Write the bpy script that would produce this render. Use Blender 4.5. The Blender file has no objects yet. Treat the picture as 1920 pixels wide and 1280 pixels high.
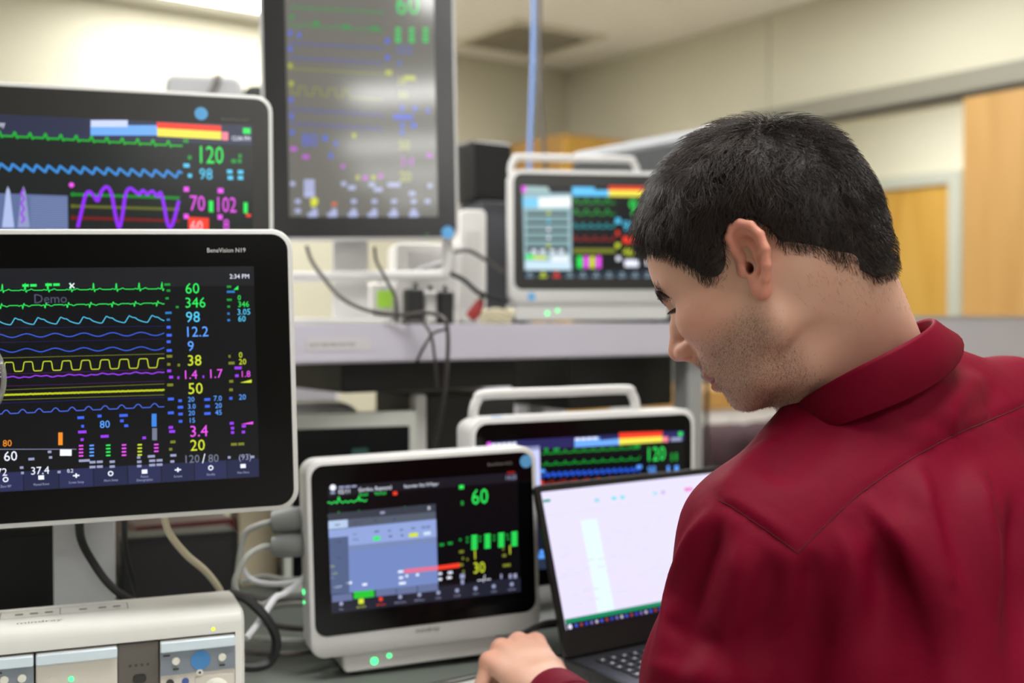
import bpy, bmesh, math, random
import numpy as np
from mathutils import Vector, Matrix, noise as mnoise
random.seed(7); np.random.seed(7)
SC = bpy.context.scene
COL = SC.collection
# ---------------------------------------------------------------- camera, world, exposure
CAMZ = 1.20
FPX = 2150.0
PITCH = math.radians(-1.1724)
cam_d = bpy.data.cameras.new('camera'); cam = bpy.data.objects.new('camera', cam_d); COL.objects.link(cam)
cam.location = (0, 0, CAMZ); cam.rotation_euler = (math.pi / 2 + PITCH, 0, 0)
cam_d.sensor_width = 36.0; cam_d.lens = FPX / 1920 * 36; cam_d.clip_start = 0.02; cam_d.clip_end = 60
cam_d.dof.use_dof = True; cam_d.dof.focus_distance = 1.06; cam_d.dof.aperture_fstop = 3.5
SC.camera = cam
wd = bpy.data.worlds.new('world'); SC.world = wd; wd.use_nodes = True
wd.node_tree.nodes['Background'].inputs[0].default_value = (0.8, 0.85, 0.9, 1)
wd.node_tree.nodes['Background'].inputs[1].default_value = 0.15
SC.view_settings.view_transform = 'Standard'; SC.view_settings.look = 'None'
SC.view_settings.gamma = 1.0; SC.view_settings.use_curve_mapping = False
SC.view_settings.exposure = 0.0
SC.cycles.use_denoising = True
SC.cycles.sample_clamp_indirect = 6.0
SC.cycles.max_bounces = 8
LIGHT_STRENGTH = 20.5          # fluorescent ceiling panels
SCREEN_GAIN = 1.0

# ---------------------------------------------------------------- helpers
cp_, sp_ = math.cos(PITCH), math.sin(PITCH)
def at(px, py, Y):
    """world point that lies Y metres ahead of the camera and shows at photo pixel (px, py)"""
    x = (px - 960) / FPX; v = (640 - py) / FPX
    d = Vector((x, cp_ - v * sp_, sp_ + v * cp_))
    return d * (Y / d.y) + Vector((0, 0, CAMZ))
BA = math.radians(35.0)
EA = Vector((math.cos(BA), math.sin(BA), 0)); EB = Vector((-math.sin(BA), math.cos(BA), 0))
def ab(a, b, z=0.0):
    """room coordinates: a along the bench and the back wall, b towards the back wall, z above the floor"""
    return EA * a + EB * b + Vector((0, 0, z))
M_ROOM = Matrix(((EA.x, EB.x, 0, 0), (EA.y, EB.y, 0, 0), (0, 0, 1, 0), (0, 0, 0, 1)))
def frame(loc, yaw=0., pitch=0., roll=0.):
    """matrix: x right, y into the thing, z up; yaw>0 lets the right side recede, pitch>0 tips the top back, roll>0 lifts the right side"""
    y, p, r = map(math.radians, (yaw, pitch, roll))
    R = Vector((math.cos(y), math.sin(y), 0)); B = Vector((-math.sin(y), math.cos(y), 0))
    U = Vector((0, 0, 1)) * math.cos(p) + B * math.sin(p)
    R3 = R * math.cos(r) + U * math.sin(r); U3 = U * math.cos(r) - R * math.sin(r)
    Y3 = U3.cross(R3)
    return Matrix(((R3.x, Y3.x, U3.x, loc[0]), (R3.y, Y3.y, U3.y, loc[1]), (R3.z, Y3.z, U3.z, loc[2]), (0, 0, 0, 1)))

def lin(c):
    return tuple((x / 12.92 if x <= 0.04045 else ((x + 0.055) / 1.055) ** 2.4) for x in (v / 255.0 for v in c))
MATS = {}
def mat(name, rgb, rough=0.5, metal=0.0, var=0.06, scale=30.0, bump=0.0, spec=0.5, emit=None, es=0.0, coat=0.0, kind='noise', sss=0.0, trans=0.0, stretch=(1, 1, 1), rvar=0.05, sample=True):
    if name in MATS: return MATS[name]
    m = bpy.data.materials.new(name); m.use_nodes = True
    nt = m.node_tree; N = nt.nodes; L = nt.links; b = N['Principled BSDF']
    c = lin(rgb) + (1,)
    b.inputs['Roughness'].default_value = rough; b.inputs['Metallic'].default_value = metal
    b.inputs['Specular IOR Level'].default_value = spec
    if coat: b.inputs['Coat Weight'].default_value = coat; b.inputs['Coat Roughness'].default_value = 0.05
    if trans: b.inputs['Transmission Weight'].default_value = trans; b.inputs['IOR'].default_value = 1.45
    if sss:
        b.inputs['Subsurface Weight'].default_value = sss; b.inputs['Subsurface Radius'].default_value = (1, .35, .2); b.inputs['Subsurface Scale'].default_value = 0.006
    b.inputs['Base Color'].default_value = c
    if var or bump:
        tc = N.new('ShaderNodeTexCoord'); mp = N.new('ShaderNodeMapping'); mp.inputs['Scale'].default_value = stretch
        L.new(tc.outputs['Object'], mp.inputs['Vector'])
        nz = N.new('ShaderNodeTexNoise'); nz.inputs['Scale'].default_value = scale; nz.inputs['Detail'].default_value = 5
        L.new(mp.outputs[0], nz.inputs['Vector'])
        if var:
            mx = N.new('ShaderNodeMixRGB'); mx.blend_type = 'MIX'
            mx.inputs[1].default_value = tuple(v * (1 - var) for v in c[:3]) + (1,)
            mx.inputs[2].default_value = tuple(min(1, v * (1 + var)) for v in c[:3]) + (1,)
            L.new(nz.outputs['Fac'], mx.inputs[0]); L.new(mx.outputs[0], b.inputs['Base Color'])
            mr = N.new('ShaderNodeMapRange'); mr.inputs['To Min'].default_value = max(0, rough - rvar); mr.inputs['To Max'].default_value = min(1, rough + rvar)
            L.new(nz.outputs['Fac'], mr.inputs['Value']); L.new(mr.outputs[0], b.inputs['Roughness'])
        if bump:
            bp = N.new('ShaderNodeBump'); bp.inputs['Strength'].default_value = bump; bp.inputs['Distance'].default_value = 0.002
            L.new(nz.outputs['Fac'], bp.inputs['Height']); L.new(bp.outputs[0], b.inputs['Normal'])
    if emit is not None:
        b.inputs['Emission Color'].default_value = lin(emit) + (1,); b.inputs['Emission Strength'].default_value = es
        if not sample: m.cycles.emission_sampling = 'NONE'
    MATS[name] = m
    return m

def catmull(pts, n=10):
    pts = [Vector(p) for p in pts]
    if len(pts) < 3: return pts
    P = [pts[0] * 2 - pts[1]] + pts + [pts[-1] * 2 - pts[-2]]; out = []
    for i in range(1, len(P) - 2):
        p0, p1, p2, p3 = P[i - 1:i + 3]
        for k in range(n):
            t = k / n
            out.append(0.5 * ((2 * p1) + (p2 - p0) * t + (2 * p0 - 5 * p1 + 4 * p2 - p3) * t * t + (3 * p1 - p0 - 3 * p2 + p3) * t ** 3))
    out.append(pts[-1]); return out

class MB:
    """collects shapes; build() links them as one mesh object"""
    def __init__(s): s.v = []; s.f = []; s.m = []; s.sm = []; s.mi = 0
    def add(s, V, Fs, smooth=False, M=None):
        o = len(s.v)
        s.v += [tuple(M @ Vector(p)) for p in V] if M is not None else [tuple(p) for p in V]
        for f in Fs: s.f.append([o + i for i in f]); s.m.append(s.mi); s.sm.append(smooth)
        return s
    def box(s, x0, x1, y0, y1, z0, z1, M=None):
        V = [(x0, y0, z0), (x1, y0, z0), (x1, y1, z0), (x0, y1, z0), (x0, y0, z1), (x1, y0, z1), (x1, y1, z1), (x0, y1, z1)]
        return s.add(V, [(0, 3, 2, 1), (4, 5, 6, 7), (0, 1, 5, 4), (1, 2, 6, 5), (2, 3, 7, 6), (3, 0, 4, 7)], M=M)
    def loft(s, loops, smooth=True, cap0=True, cap1=True, M=None):
        n = len(loops[0]); V = [p for l in loops for p in l]; Fs = []
        for k in range(len(loops) - 1):
            for i in range(n):
                j = (i + 1) % n; Fs.append((k * n + i, k * n + j, (k + 1) * n + j, (k + 1) * n + i))
        o = len(s.v); s.add(V, Fs, smooth, M)
        if cap0: s.f.append([o + i for i in range(n)][::-1]); s.m.append(s.mi); s.sm.append(False)
        if cap1: s.f.append([o + (len(loops) - 1) * n + i for i in range(n)]); s.m.append(s.mi); s.sm.append(False)
        return s
    def slab(s, x0, x1, z0, z1, r, layers, n=6, M=None, smooth=True):
        """rounded rectangle in xz, layers = [(y, inset)] from front to back (front first)"""
        loops = []
        for y, ins in layers:
            loops.append([(x, y, z) for x, z in rrect(x0 + ins, x1 - ins, z0 + ins, z1 - ins, max(r - ins, 0.0004), n)])
        return s.loft(loops, smooth, M=M)
    def tube(s, pts, r, n=8, M=None, cap=True):
        pts = [Vector(p) for p in pts]; loops = []
        t = (pts[1] - pts[0]).normalized(); ref = Vector((0, 0, 1)) if abs(t.z) < 0.9 else Vector((1, 0, 0))
        nx = t.cross(ref).normalized()
        for i, p in enumerate(pts):
            t = (pts[min(i + 1, len(pts) - 1)] - pts[max(i - 1, 0)]).normalized()
            nx = (nx - t * nx.dot(t)).normalized(); ny = t.cross(nx)
            rr = r[i] if isinstance(r, (list, tuple)) else r
            loops.append([p + (nx * math.cos(a) + ny * math.sin(a)) * rr for a in (2 * math.pi * k / n for k in range(n))])
        return s.loft(loops, True, cap, cap, M=M)
    def cyl(s, c, axis, r, h, n=20, r2=None, M=None):
        c = Vector(c); axis = Vector(axis).normalized(); r2 = r if r2 is None else r2
        ref = Vector((0, 0, 1)) if abs(axis.z) < 0.9 else Vector((1, 0, 0)); a = axis.cross(ref).normalized(); b = axis.cross(a)
        lo = [[c + axis * hh + (a * math.cos(t) + b * math.sin(t)) * rr for t in (2 * math.pi * k / n for k in range(n))] for hh, rr in ((0, r), (h, r2))]
        return s.loft(lo, True, M=M)
    def ball(s, c, r, nu=14, nv=9, M=None):
        c = Vector(c); r = (r, r, r) if not isinstance(r, (tuple, list)) else r
        loops = []
        for j in range(nv + 1):
            th = math.pi * (j + 0.02 * (j == 0) - 0.02 * (j == nv)) / nv
            loops.append([(c.x + r[0] * math.sin(th) * math.cos(2 * math.pi * i / nu), c.y + r[1] * math.sin(th) * math.sin(2 * math.pi * i / nu), c.z + r[2] * math.cos(th)) for i in range(nu)])
        return s.loft(loops[::-1], True, M=M)
    def build(s, name, mats, parent=None, M=None, bevel=0.0, seg=2, fixn=True):
        me = bpy.data.meshes.new(name)
        V = [M @ Vector(p) for p in s.v] if M is not None else s.v
        if parent is not None:
            I = parent.matrix_basis.inverted() if parent.parent is None else (parent.parent.matrix_basis @ parent.matrix_basis).inverted()
            V = [I @ Vector(p) for p in V]
        me.from_pydata([tuple(p) for p in V], [], s.f)
        mats = mats if isinstance(mats, (list, tuple)) else [mats]
        for m in mats: me.materials.append(m)
        me.polygons.foreach_set('material_index', s.m); me.polygons.foreach_set('use_smooth', s.sm)
        if fixn:
            bm = bmesh.new(); bm.from_mesh(me); bmesh.ops.recalc_face_normals(bm, faces=bm.faces)
            if bevel: bmesh.ops.bevel(bm, geom=[e for e in bm.edges if e.calc_face_angle(0) > 0.6], offset=bevel, segments=seg, affect='EDGES', clamp_overlap=True)
            bm.to_mesh(me); bm.free()
        me.update()
        if any(s.sm): 
            try: me.set_sharp_from_angle(angle=math.radians(42))
            except Exception: pass
        o = bpy.data.objects.new(name, me); COL.objects.link(o)
        if parent is not None: o.parent = parent
        return o
def rrect(x0, x1, z0, z1, r, n=6):
    out = []
    for cx, cz, a0 in ((x1 - r, z1 - r, 0), (x0 + r, z1 - r, 90), (x0 + r, z0 + r, 180), (x1 - r, z0 + r, 270)):
        for k in range(n + 1):
            a = math.radians(a0 + 90 * k / n); out.append((cx + r * math.cos(a), cz + r * math.sin(a)))
    return out
def tag(o, label, cat, group=None, kind=None):
    if label: o['label'] = label
    if cat: o['category'] = cat
    if group: o['group'] = group
    if kind: o['kind'] = kind
    return o
def empty(name, M, label=None, cat=None, group=None):
    o = bpy.data.objects.new(name, None); o.empty_display_size = 0.05; COL.objects.link(o); o.matrix_basis = M
    return tag(o, label, cat, group)
def structure(o): o['kind'] = 'structure'; return o

# ---- text as flat lettering
_TXT = {}
def text_mesh(s):
    if s not in _TXT:
        cu = bpy.data.curves.new('lettering', 'FONT'); cu.body = s; cu.size = 1.0; cu.resolution_u = 2; cu.fill_mode = 'FRONT'
        ob = bpy.data.objects.new('lettering', cu); me = bpy.data.meshes.new_from_object(ob)
        V = [(v.co.x, v.co.y) for v in me.vertices]; Fs = [tuple(p.vertices) for p in me.polygons]
        bpy.data.meshes.remove(me); bpy.data.objects.remove(ob); bpy.data.curves.remove(cu)
        x0 = min((v[0] for v in V), default=0); x1 = max((v[0] for v in V), default=1)
        _TXT[s] = ([(v[0] - x0, v[1]) for v in V], Fs, x1 - x0)
    return _TXT[s]
CAPH = 0.73    # cap height of the lettering at size 1

class Gfx:
    """flat print on a plane: a Gfx collects rects, lines and lettering by layer and colour; plane matrix M (x right, z up, -y towards the viewer)"""
    def __init__(s, M, y=-0.0003): s.M = M; s.y = y; s.parts = {}; s.pal = []
    def uv(s, px, py):
        d = Vector(((px - 960) / FPX, cp_ - (640 - py) / FPX * sp_, sp_ + (640 - py) / FPX * cp_)); o = Vector((0, 0, CAMZ))
        n = s.M.col[1].to_3d(); c = s.M.col[3].to_3d(); t = (c - o).dot(n) / d.dot(n); p = o + d * t - c
        return p.dot(s.M.col[0].to_3d()), p.dot(s.M.col[2].to_3d())
    def mb(s, part, col):
        key = part
        if part in ('readout', 'waveform', 'alarm_bar', 'bar_graph', 'grid_line'): s.n = getattr(s, 'n', 0) + 1; key = (part, s.n)
        b = s.parts.setdefault(key, MB())
        if col not in s.pal: s.pal.append(col)
        b.mi = s.pal.index(col); return b
    def rect(s, x0, z0, x1, z1, col, part='panel', lv=0):
        y = s.y - 0.00012 * lv; s.mb(part, col).add([(x0, y, z0), (x1, y, z0), (x1, y, z1), (x0, y, z1)], [(0, 1, 2, 3)])
    def line(s, pts, w, col, part='waveform', lv=1):
        y = s.y - 0.00012 * lv; V = []; n = len(pts)
        for i, (x, z) in enumerate(pts):
            a = pts[max(i - 1, 0)]; b = pts[min(i + 1, n - 1)]; dx, dz = b[0] - a[0], b[1] - a[1]; l = math.hypot(dx, dz) or 1
            nx, nz = -dz / l * w / 2, dx / l * w / 2; V += [(x + nx, y, z + nz), (x - nx, y, z - nz)]
        s.mb(part, col).add(V, [(2 * i, 2 * i + 1, 2 * i + 3, 2 * i + 2) for i in range(n - 1)])
    def text(s, t, x, z, h, col, part='readout', sx=0.85, align='l', lv=2):
        V, Fs, w = text_mesh(t); k = h / CAPH; w = w * k * sx; y = s.y - 0.00012 * lv
        x -= {'l': 0, 'c': w / 2, 'r': w}[align]
        s.mb(part, col).add([(x + v[0] * k * sx, y, z + v[1] * k) for v in V], Fs); return w
    def disc(s, x, z, r, col, part='icon', lv=2, n=14):
        y = s.y - 0.00012 * lv; s.mb(part, col).add([(x + r * math.cos(2 * math.pi * i / n), y, z + r * math.sin(2 * math.pi * i / n)) for i in range(n)], [tuple(range(n))])
    # the same, given at photo pixels
    def prect(s, x0, y0, x1, y1, col, part='panel', lv=0):
        y = s.y - 0.00012 * lv
        s.mb(part, col).add([(a, y, b) for a, b in (s.uv(x0, y1), s.uv(x1, y1), s.uv(x1, y0), s.uv(x0, y0))], [(0, 1, 2, 3)])
    def pbox(s, px, py, w, h, col, part='panel', lv=0):      # aligned with the screen, anchored at a pixel (top left), size in metres
        u, v = s.uv(px, py); s.rect(u, v - h, u + w, v, col, part, lv)
    def pline(s, pts, w, col, part='waveform', lv=1): s.line([s.uv(*p) for p in pts], w, col, part, lv)
    def ptext(s, t, px, py, hpx, col, part='readout', sx=0.85, align='l', lv=2):
        u, v = s.uv(px, py); u2, v2 = s.uv(px, py - hpx); return s.text(t, u, v, abs(v2 - v), col, part, sx, align, lv)
    def build(s, parent):
        for part, b in s.parts.items():
            used = sorted(set(b.m)); b.m = [used.index(i) for i in b.m]
            o = b.build(part if isinstance(part, str) else part[0], [s.pal[i] for i in used], parent, s.M, fixn=False)
            if part in ('caption', 'menu_bar', 'popup', 'icon', 'lettering', 'trend_panel', 'header'): o['kind'] = 'stuff'
# ---------------------------------------------------------------- room
m_wall = mat('wall_paint', (204, 200, 180), 0.75, var=0.03, scale=6, bump=0.05)
m_wallb = mat('wall_paint_back', (200, 196, 176), 0.75, var=0.03, scale=6, bump=0.05)
m_white = mat('corridor_paint', (236, 232, 214), 0.7, var=0.02, scale=5)
m_ceil = mat('ceiling_board', (242, 240, 232), 0.85, var=0.03, scale=120, bump=0.1)
m_floor = mat('floor_vinyl', (172, 168, 160), 0.45, var=0.1, scale=14)
m_trim = mat('trim_grey', (128, 125, 112), 0.5, var=0.03)
m_frame = mat('door_frame_paint', (196, 199, 188), 0.5, var=0.03)
def wood(name, rgb, rgb2, sc=(1, 1, 0.12), scale=14):
    m = mat(name, rgb, 0.45, var=0.05, scale=scale, stretch=sc); nt = m.node_tree; b = nt.nodes['Principled BSDF']
    mp = [n for n in nt.nodes if n.type == 'MAPPING'][0]
    wv = nt.nodes.new('ShaderNodeTexNoise'); wv.inputs['Scale'].default_value = 5; wv.inputs['Detail'].default_value = 8; wv.inputs['Distortion'].default_value = 1.2
    nt.links.new(mp.outputs[0], wv.inputs['Vector'])
    cr = nt.nodes.new('ShaderNodeValToRGB'); cr.color_ramp.elements[0].position = 0.35; cr.color_ramp.elements[1].position = 0.65
    cr.color_ramp.elements[0].color = lin(rgb) + (1,); cr.color_ramp.elements[1].color = lin(rgb2) + (1,)
    nt.links.new(wv.outputs['Fac'], cr.inputs[0]); nt.links.new(cr.outputs[0], b.inputs['Base Color']); return m
m_wood = wood('maple_veneer', (164, 124, 66), (178, 138, 80))
m_wood2 = wood('golden_oak_veneer', (200, 150, 62), (220, 174, 86))
ZC = 2.70; A1 = 4.30; B1 = 5.54; A0 = -6.5; B0 = -13.0
def rbox(a0, a1, b0, b1, z0, z1): return MB().box(a0, a1, b0, b1, z0, z1)
structure(rbox(A0 - .1, A1 + 2.3, B0 - .1, B1 + .12, -0.1, 0).build('floor', m_floor, M=M_ROOM))
structure(rbox(A0 - .1, A1 + 2.3, B0 - .1, B1 + .12, ZC, ZC + 0.1).build('ceiling', m_ceil, M=M_ROOM))
structure(rbox(A0, A1 + 2.3, B1, B1 + 0.12, 0, ZC).build('wall_back', m_wallb, M=M_ROOM))
structure(rbox(A0 - .1, A0, B0, B1, 0, ZC).build('wall_left', m_wall, M=M_ROOM))
structure(rbox(A0, A1 + 2.3, B0 - .1, B0, 0, ZC).build('wall_front', m_wall, M=M_ROOM))
OB0, OB1, OZ = 2.80, 3.93, 2.12
wr = structure(rbox(A1, A1 + 0.12, B0, OB0, 0, ZC).build('wall_right', m_wall, M=M_ROOM))
rbox(A1, A1 + 0.12, OB0, OB1 - 0.004, OZ, ZC).build('panel', m_wall, wr, M=M_ROOM)
rbox(A1, A1 + 0.12, OB1 + 0.004, B1, 0, ZC).build('panel', m_wall, wr, M=M_ROOM)
structure(rbox(A1 + 2.1, A1 + 2.2, B0, B1, 0, ZC).build('wall_corridor', m_white, M=M_ROOM))
# track over the opening and sliding leaf
tr = structure(rbox(A1 - 0.075, A1 - 0.001, 0.6, 4.05, OZ + 0.005, OZ + 0.095).build('trim_1', m_trim, M=M_ROOM, bevel=0.006))
rbox(A1 - 0.055, A1 - 0.02, 0.6, 4.05, OZ - 0.012, OZ + 0.005).build('channel', mat('channel_dark', (52, 48, 42), 0.6), tr, M=M_ROOM)
d2 = structure(empty('door_2', Matrix.Translation(ab(A1 - 0.04, 2.0, 0)) @ M_ROOM))
d2['label'] = 'plain maple sliding door leaf hung in front of right wall'
rbox(A1 - 0.062, A1 - 0.018, 1.35, 2.815, 0.012, OZ - 0.016).build('leaf', m_wood, d2, M=M_ROOM, bevel=0.003)
MB().cyl(ab(A1 - 0.062, 2.74, 1.0), -EA, 0.03, 0.004).build('finger_pull', mat('steel', (150, 150, 148), 0.3, 1.0), d2)
# corridor door
d1 = structure(empty('door_1', Matrix.Translation(ab(A1 + 2.1, 3.6, 0)) @ M_ROOM))
d1['label'] = 'golden wooden corridor door in pale grey frame'
CA = A1 + 2.1
dj = at(1796, 400, 7.2); db_r = dj.dot(EB)
DB0 = db_r + 0.02; DB1 = DB0 + 1.02
rbox(CA - 0.03, CA + 0.02, DB0, DB1, 0.0, 2.04).build('leaf', m_wood2, d1, M=M_ROOM)
rbox(CA - 0.06, CA + 0.02, DB0 - 0.085, DB0, 0, 2.12).build('jamb', m_frame, d1, M=M_ROOM, bevel=0.004)
rbox(CA - 0.06, CA + 0.02, DB1, DB1 + 0.085, 0, 2.12).build('jamb', m_frame, d1, M=M_ROOM, bevel=0.004)
rbox(CA - 0.06, CA + 0.02, DB0, DB1, 2.04, 2.12).build('head', m_frame, d1, M=M_ROOM, bevel=0.004)
MB().cyl(ab(CA - 0.03, DB1 - 0.08, 1.0), -EA, 0.012, 0.05).cyl(ab(CA - 0.08, DB1 - 0.2, 1.0), EB, 0.009, 0.13).build('handle', MATS['steel'], d1)

# ceiling lights
m_lamp = mat('lamp_diffuser', (250, 250, 240), 0.5, var=0, emit=(250, 250, 247), es=LIGHT_STRENGTH)
m_lampf = mat('lamp_frame', (225, 225, 220), 0.4)
def troffer(a, b, label, la=1.2, lb=0.6, z=ZC, group='ceiling light panels'):
    r = empty('ceiling_light', Matrix.Translation(ab(a, b, z)) @ M_ROOM, label, 'ceiling light', group)
    x0, x1, y0, y1 = a - la / 2, a + la / 2, b - lb / 2, b + lb / 2
    f = MB()
    for q in ((x0, x1, y0, y0 + .03), (x0, x1, y1 - .03, y1), (x0, x0 + .03, y0 + .03, y1 - .03), (x1 - .03, x1, y0 + .03, y1 - .03)): f.box(*q, z - 0.014, z - 0.0005)
    f.build('frame', m_lampf, r, M=M_ROOM)
    rbox(x0 + .03, x1 - .03, y0 + .03, y1 - .03, z - 0.010, z - 0.002).build('diffuser', m_lamp, r, M=M_ROOM)
troffer(2.05, 5.03, 'glowing ceiling light panel close to the back wall above the upper monitors')
for aa, bb, lab in ((2.5, 2.7, 'long ceiling light panel above the shelf end and the computer tower'), (-0.1, 2.7, 'long ceiling light panel above the two large monitors')): troffer(aa, bb, lab, 2.4)
troffer(0.9, 0.5, 'short ceiling light panel directly above the man')
troffer(0.6, -1.3, 'short ceiling light panel mirrored at the top of the upright screen', 1.2, 0.4)
for aa, bb, lab in ((0.05, -3.42, 'brightest'), (-0.85, -5.55, 'second'), (-1.5, -7.5, 'third'), (-1.9, -9.7, 'lowest and faintest')):
    troffer(aa, bb, 'ceiling light panel mirrored as the %s stripe in the upright screen' % lab, 2.4, 0.45)
troffer(A1 + 1.05, 3.9, 'ceiling light panel in the corridor behind the right wall', 0.6, 1.2, group=None)
# ceiling vent
vc = ab(3.62, 5.02, ZC)
v = empty('ceiling_vent', Matrix.Translation(vc) @ M_ROOM, 'square grey air vent in the ceiling near the room corner', 'vent')
m_vent = mat('vent_grey', (222, 216, 200), 0.6)
fr = MB(); c0, c1, e0, e1 = 3.62 - .3, 3.62 + .3, 5.02 - .3, 5.02 + .3
for q in ((c0, c1, e0, e0 + .035), (c0, c1, e1 - .035, e1), (c0, c0 + .035, e0 + .035, e1 - .035), (c1 - .035, c1, e0 + .035, e1 - .035)): fr.box(*q, ZC - 0.02, ZC - .0005)
fr.build('frame', m_vent, v, M=M_ROOM)
rbox(c0 + .03, c1 - .03, e0 + .03, e1 - .03, ZC - 0.004, ZC - 0.001).build('backing', mat('vent_back', (228, 222, 206), 0.7), v, M=M_ROOM)
for k in range(11):
    bb = e0 + .06 + k * .048
    MB().add([(c0 + .035, bb, ZC - .018), (c1 - .035, bb, ZC - .018), (c1 - .035, bb + .03, ZC - .005), (c0 + .035, bb + .03, ZC - .005), (c0 + .035, bb, ZC - .0195), (c1 - .035, bb, ZC - .0195), (c1 - .035, bb + .03, ZC - .0065), (c0 + .035, bb + .03, ZC - .0065)], [(0, 1, 2, 3), (7, 6, 5, 4), (0, 4, 5, 1), (1, 5, 6, 2), (2, 6, 7, 3), (3, 7, 4, 0)]).build('slat', m_vent, v, M=M_ROOM)

# ---------------------------------------------------------------- bench, mat, shelf
ZB = 0.73
m_lam = mat('white_laminate', (214, 216, 212), 0.35, var=0.03, scale=8)
m_steel = mat('bench_frame_grey', (150, 150, 150), 0.45, var=0.03)
bench = empty('workbench', Matrix.Translation(ab(0.8, 1.6, 0)) @ M_ROOM, 'white laminate workbench carrying the monitors and the laptop', 'workbench')
MB().box(-1.0, 2.25, 0.88, 2.36, ZB - 0.035, ZB).build('worktop', m_lam, bench, M=M_ROOM, bevel=0.004)
for a in (-0.9, 2.15):
    for b in (1.0, 2.28): rbox(a - .025, a + .025, b - .025, b + .025, 0, ZB - 0.036).build('leg', m_steel, bench, M=M_ROOM)
rbox(-0.87, 2.12, 2.265, 2.295, 0.3, 0.66).build('back_panel', m_steel, bench, M=M_ROOM)
mt = MB().box(-0.95, 2.2, 1.255, 2.34, ZB + 0.0005, ZB + 0.0035).build('bench_mat', mat('mat_greygreen', (100, 106, 100), 0.55, var=0.08, scale=20), M=M_ROOM, bevel=0.001)
tag(mt, 'grey green rubber mat covering the rear of the workbench', 'mat')
ZS = 1.188; SB0 = 1.70; SB1 = 2.32; SA0 = -0.3; SA1 = 2.2
m_shelf = mat('shelf_grey', (190, 186, 200), 0.45, var=0.04, scale=10)
m_shelft = mat('shelf_top', (168, 167, 168), 0.4, var=0.04, scale=10)
shelf = empty('bench_shelf', Matrix.Translation(ab(1.0, 2.0, ZB)) @ M_ROOM, 'long grey raised shelf standing on the workbench', 'shelf')
rbox(SA0, SA1, SB0 + 0.004, SB1, ZS - 0.025, ZS).build('board', m_shelft, shelf, M=M_ROOM, bevel=0.002)
rbox(SA0, SA1, SB0 - 0.02, SB0 + 0.0035, ZS - 0.062, ZS + 0.0005).build('front_edge', m_shelf, shelf, M=M_ROOM, bevel=0.004)
for a in (-0.25, 1.655):
    for b in (SB0 + 0.03, SB1 - 0.04): rbox(a - .022, a + .022, b - .022, b + .022, ZB + 0.004, ZS - 0.026).build('post', m_steel, shelf, M=M_ROOM, bevel=0.002)
# the label strip on the shelf edge
lp0 = at(563, 645, 1.84); la0 = lp0.dot(EA)
MLAB = Matrix.Translation(ab(la0, SB0 - 0.0205, ZS - 0.0305)) @ M_ROOM
lb = MB().box(0.0, 0.115, -0.0006, 0.0002, -0.010, 0.010).build('label_strip', mat('label_paper', (196, 192, 196), 0.5), shelf, MLAB)
g = Gfx(MLAB, -0.0008); g.text('NOT ESD PROTECTED', 0.006, -0.0035, 0.0062, mat('ink_grey', (110, 108, 112), 0.6, var=0), 'lettering', 0.95); g.build(lb)

# ---------------------------------------------------------------- screen colours
m_case = mat('monitor_case_white', (203, 202, 201), 0.38, var=0.02, scale=12)
m_glass = mat('bezel_black_glass', (7, 7, 8), 0.14, var=0, spec=0.22)
m_blue_dot = mat('sticker_blue', (92, 165, 222), 0.5, var=0.03)
m_ledg = mat('led_green', (40, 120, 70), 0.4, var=0, emit=(70, 255, 140), es=2.2)
m_ledy = mat('led_lime', (120, 140, 20), 0.4, var=0, emit=(205, 240, 40), es=1.6)
def E(rgb, k=1.15, rough=0.16):
    n = 'lit_%d_%d_%d_%d_%d' % (*rgb, int(k * 100), int(rough * 100))
    return mat(n, (8, 8, 9), rough, var=0, spec=0.28, emit=rgb, es=k * SCREEN_GAIN, sample=False)
GRN = E((46, 232, 92)); DGR = E((22, 150, 52)); CYN = E((84, 200, 240)); BLU = E((62, 100, 230)); LBL = E((92, 160, 255)); YEL = E((206, 220, 52)); DYE = E((120, 126, 40))
MAG = E((232, 84, 236)); PUR = E((150, 60, 232)); WHT = E((236, 240, 255)); GRY = E((112, 118, 138)); DGY = E((58, 60, 76)); NAV = E((26, 28, 50)); NAV2 = E((40, 44, 82)); RED = E((240, 60, 40)); DRD = E((130, 26, 26)); ORG = E((240, 140, 40))
LYE = E((238, 226, 80)); SKY = E((110, 170, 250)); PINK = E((250, 130, 150)); TXG = E((150, 156, 190))
def zoomer(ox, oy, s): return lambda x, y: (ox + x / s, oy + y / s)

def monitor(name, label, q, W, H, mg, lip, chin=0.0, depth=0.05, r=0.022, base_z=None, scr_mat=None, group='patient monitors', case=None, glass=None):
    """housing, black front glass and lit screen; mg = black margins left, right, top, bottom"""
    M = frame((q[0], q[1], q[2] + CAMZ), *q[3:]); l, rr, t, b = mg
    z0 = ZB if base_z is None else base_z
    bp = M @ Vector((0, 0.03, 0)); root = empty(name, frame((bp.x, bp.y, z0), q[3]), label, 'monitor', group)
    x0, x1, zz0, z1 = -W / 2 - l, W / 2 + rr, -H / 2 - b, H / 2 + t
    MB().slab(x0 - lip, x1 + lip, zz0 - lip - chin, z1 + lip, r, [(-0.0030, 0.0022), (-0.0018, 0.0006), (0.0, 0), (depth * 0.55, 0), (depth * 0.85, 0.006), (depth, 0.022)]).build('housing', case or m_case, root, M)
    MB().slab(x0, x1, zz0, z1, r * 0.8, [(-0.0042, 0.0006), (-0.0036, 0), (-0.002, 0)]).build('front_glass', glass or m_glass, root, M)
    sc = MB().slab(-W / 2, W / 2, -H / 2, H / 2, 0.001, [(-0.0046, 0), (-0.0040, 0)], n=1, smooth=False).build('screen', scr_mat, root, M)
    return root, M, sc, (x0 - lip, x1 + lip, zz0 - lip - chin, z1 + lip)
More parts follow.
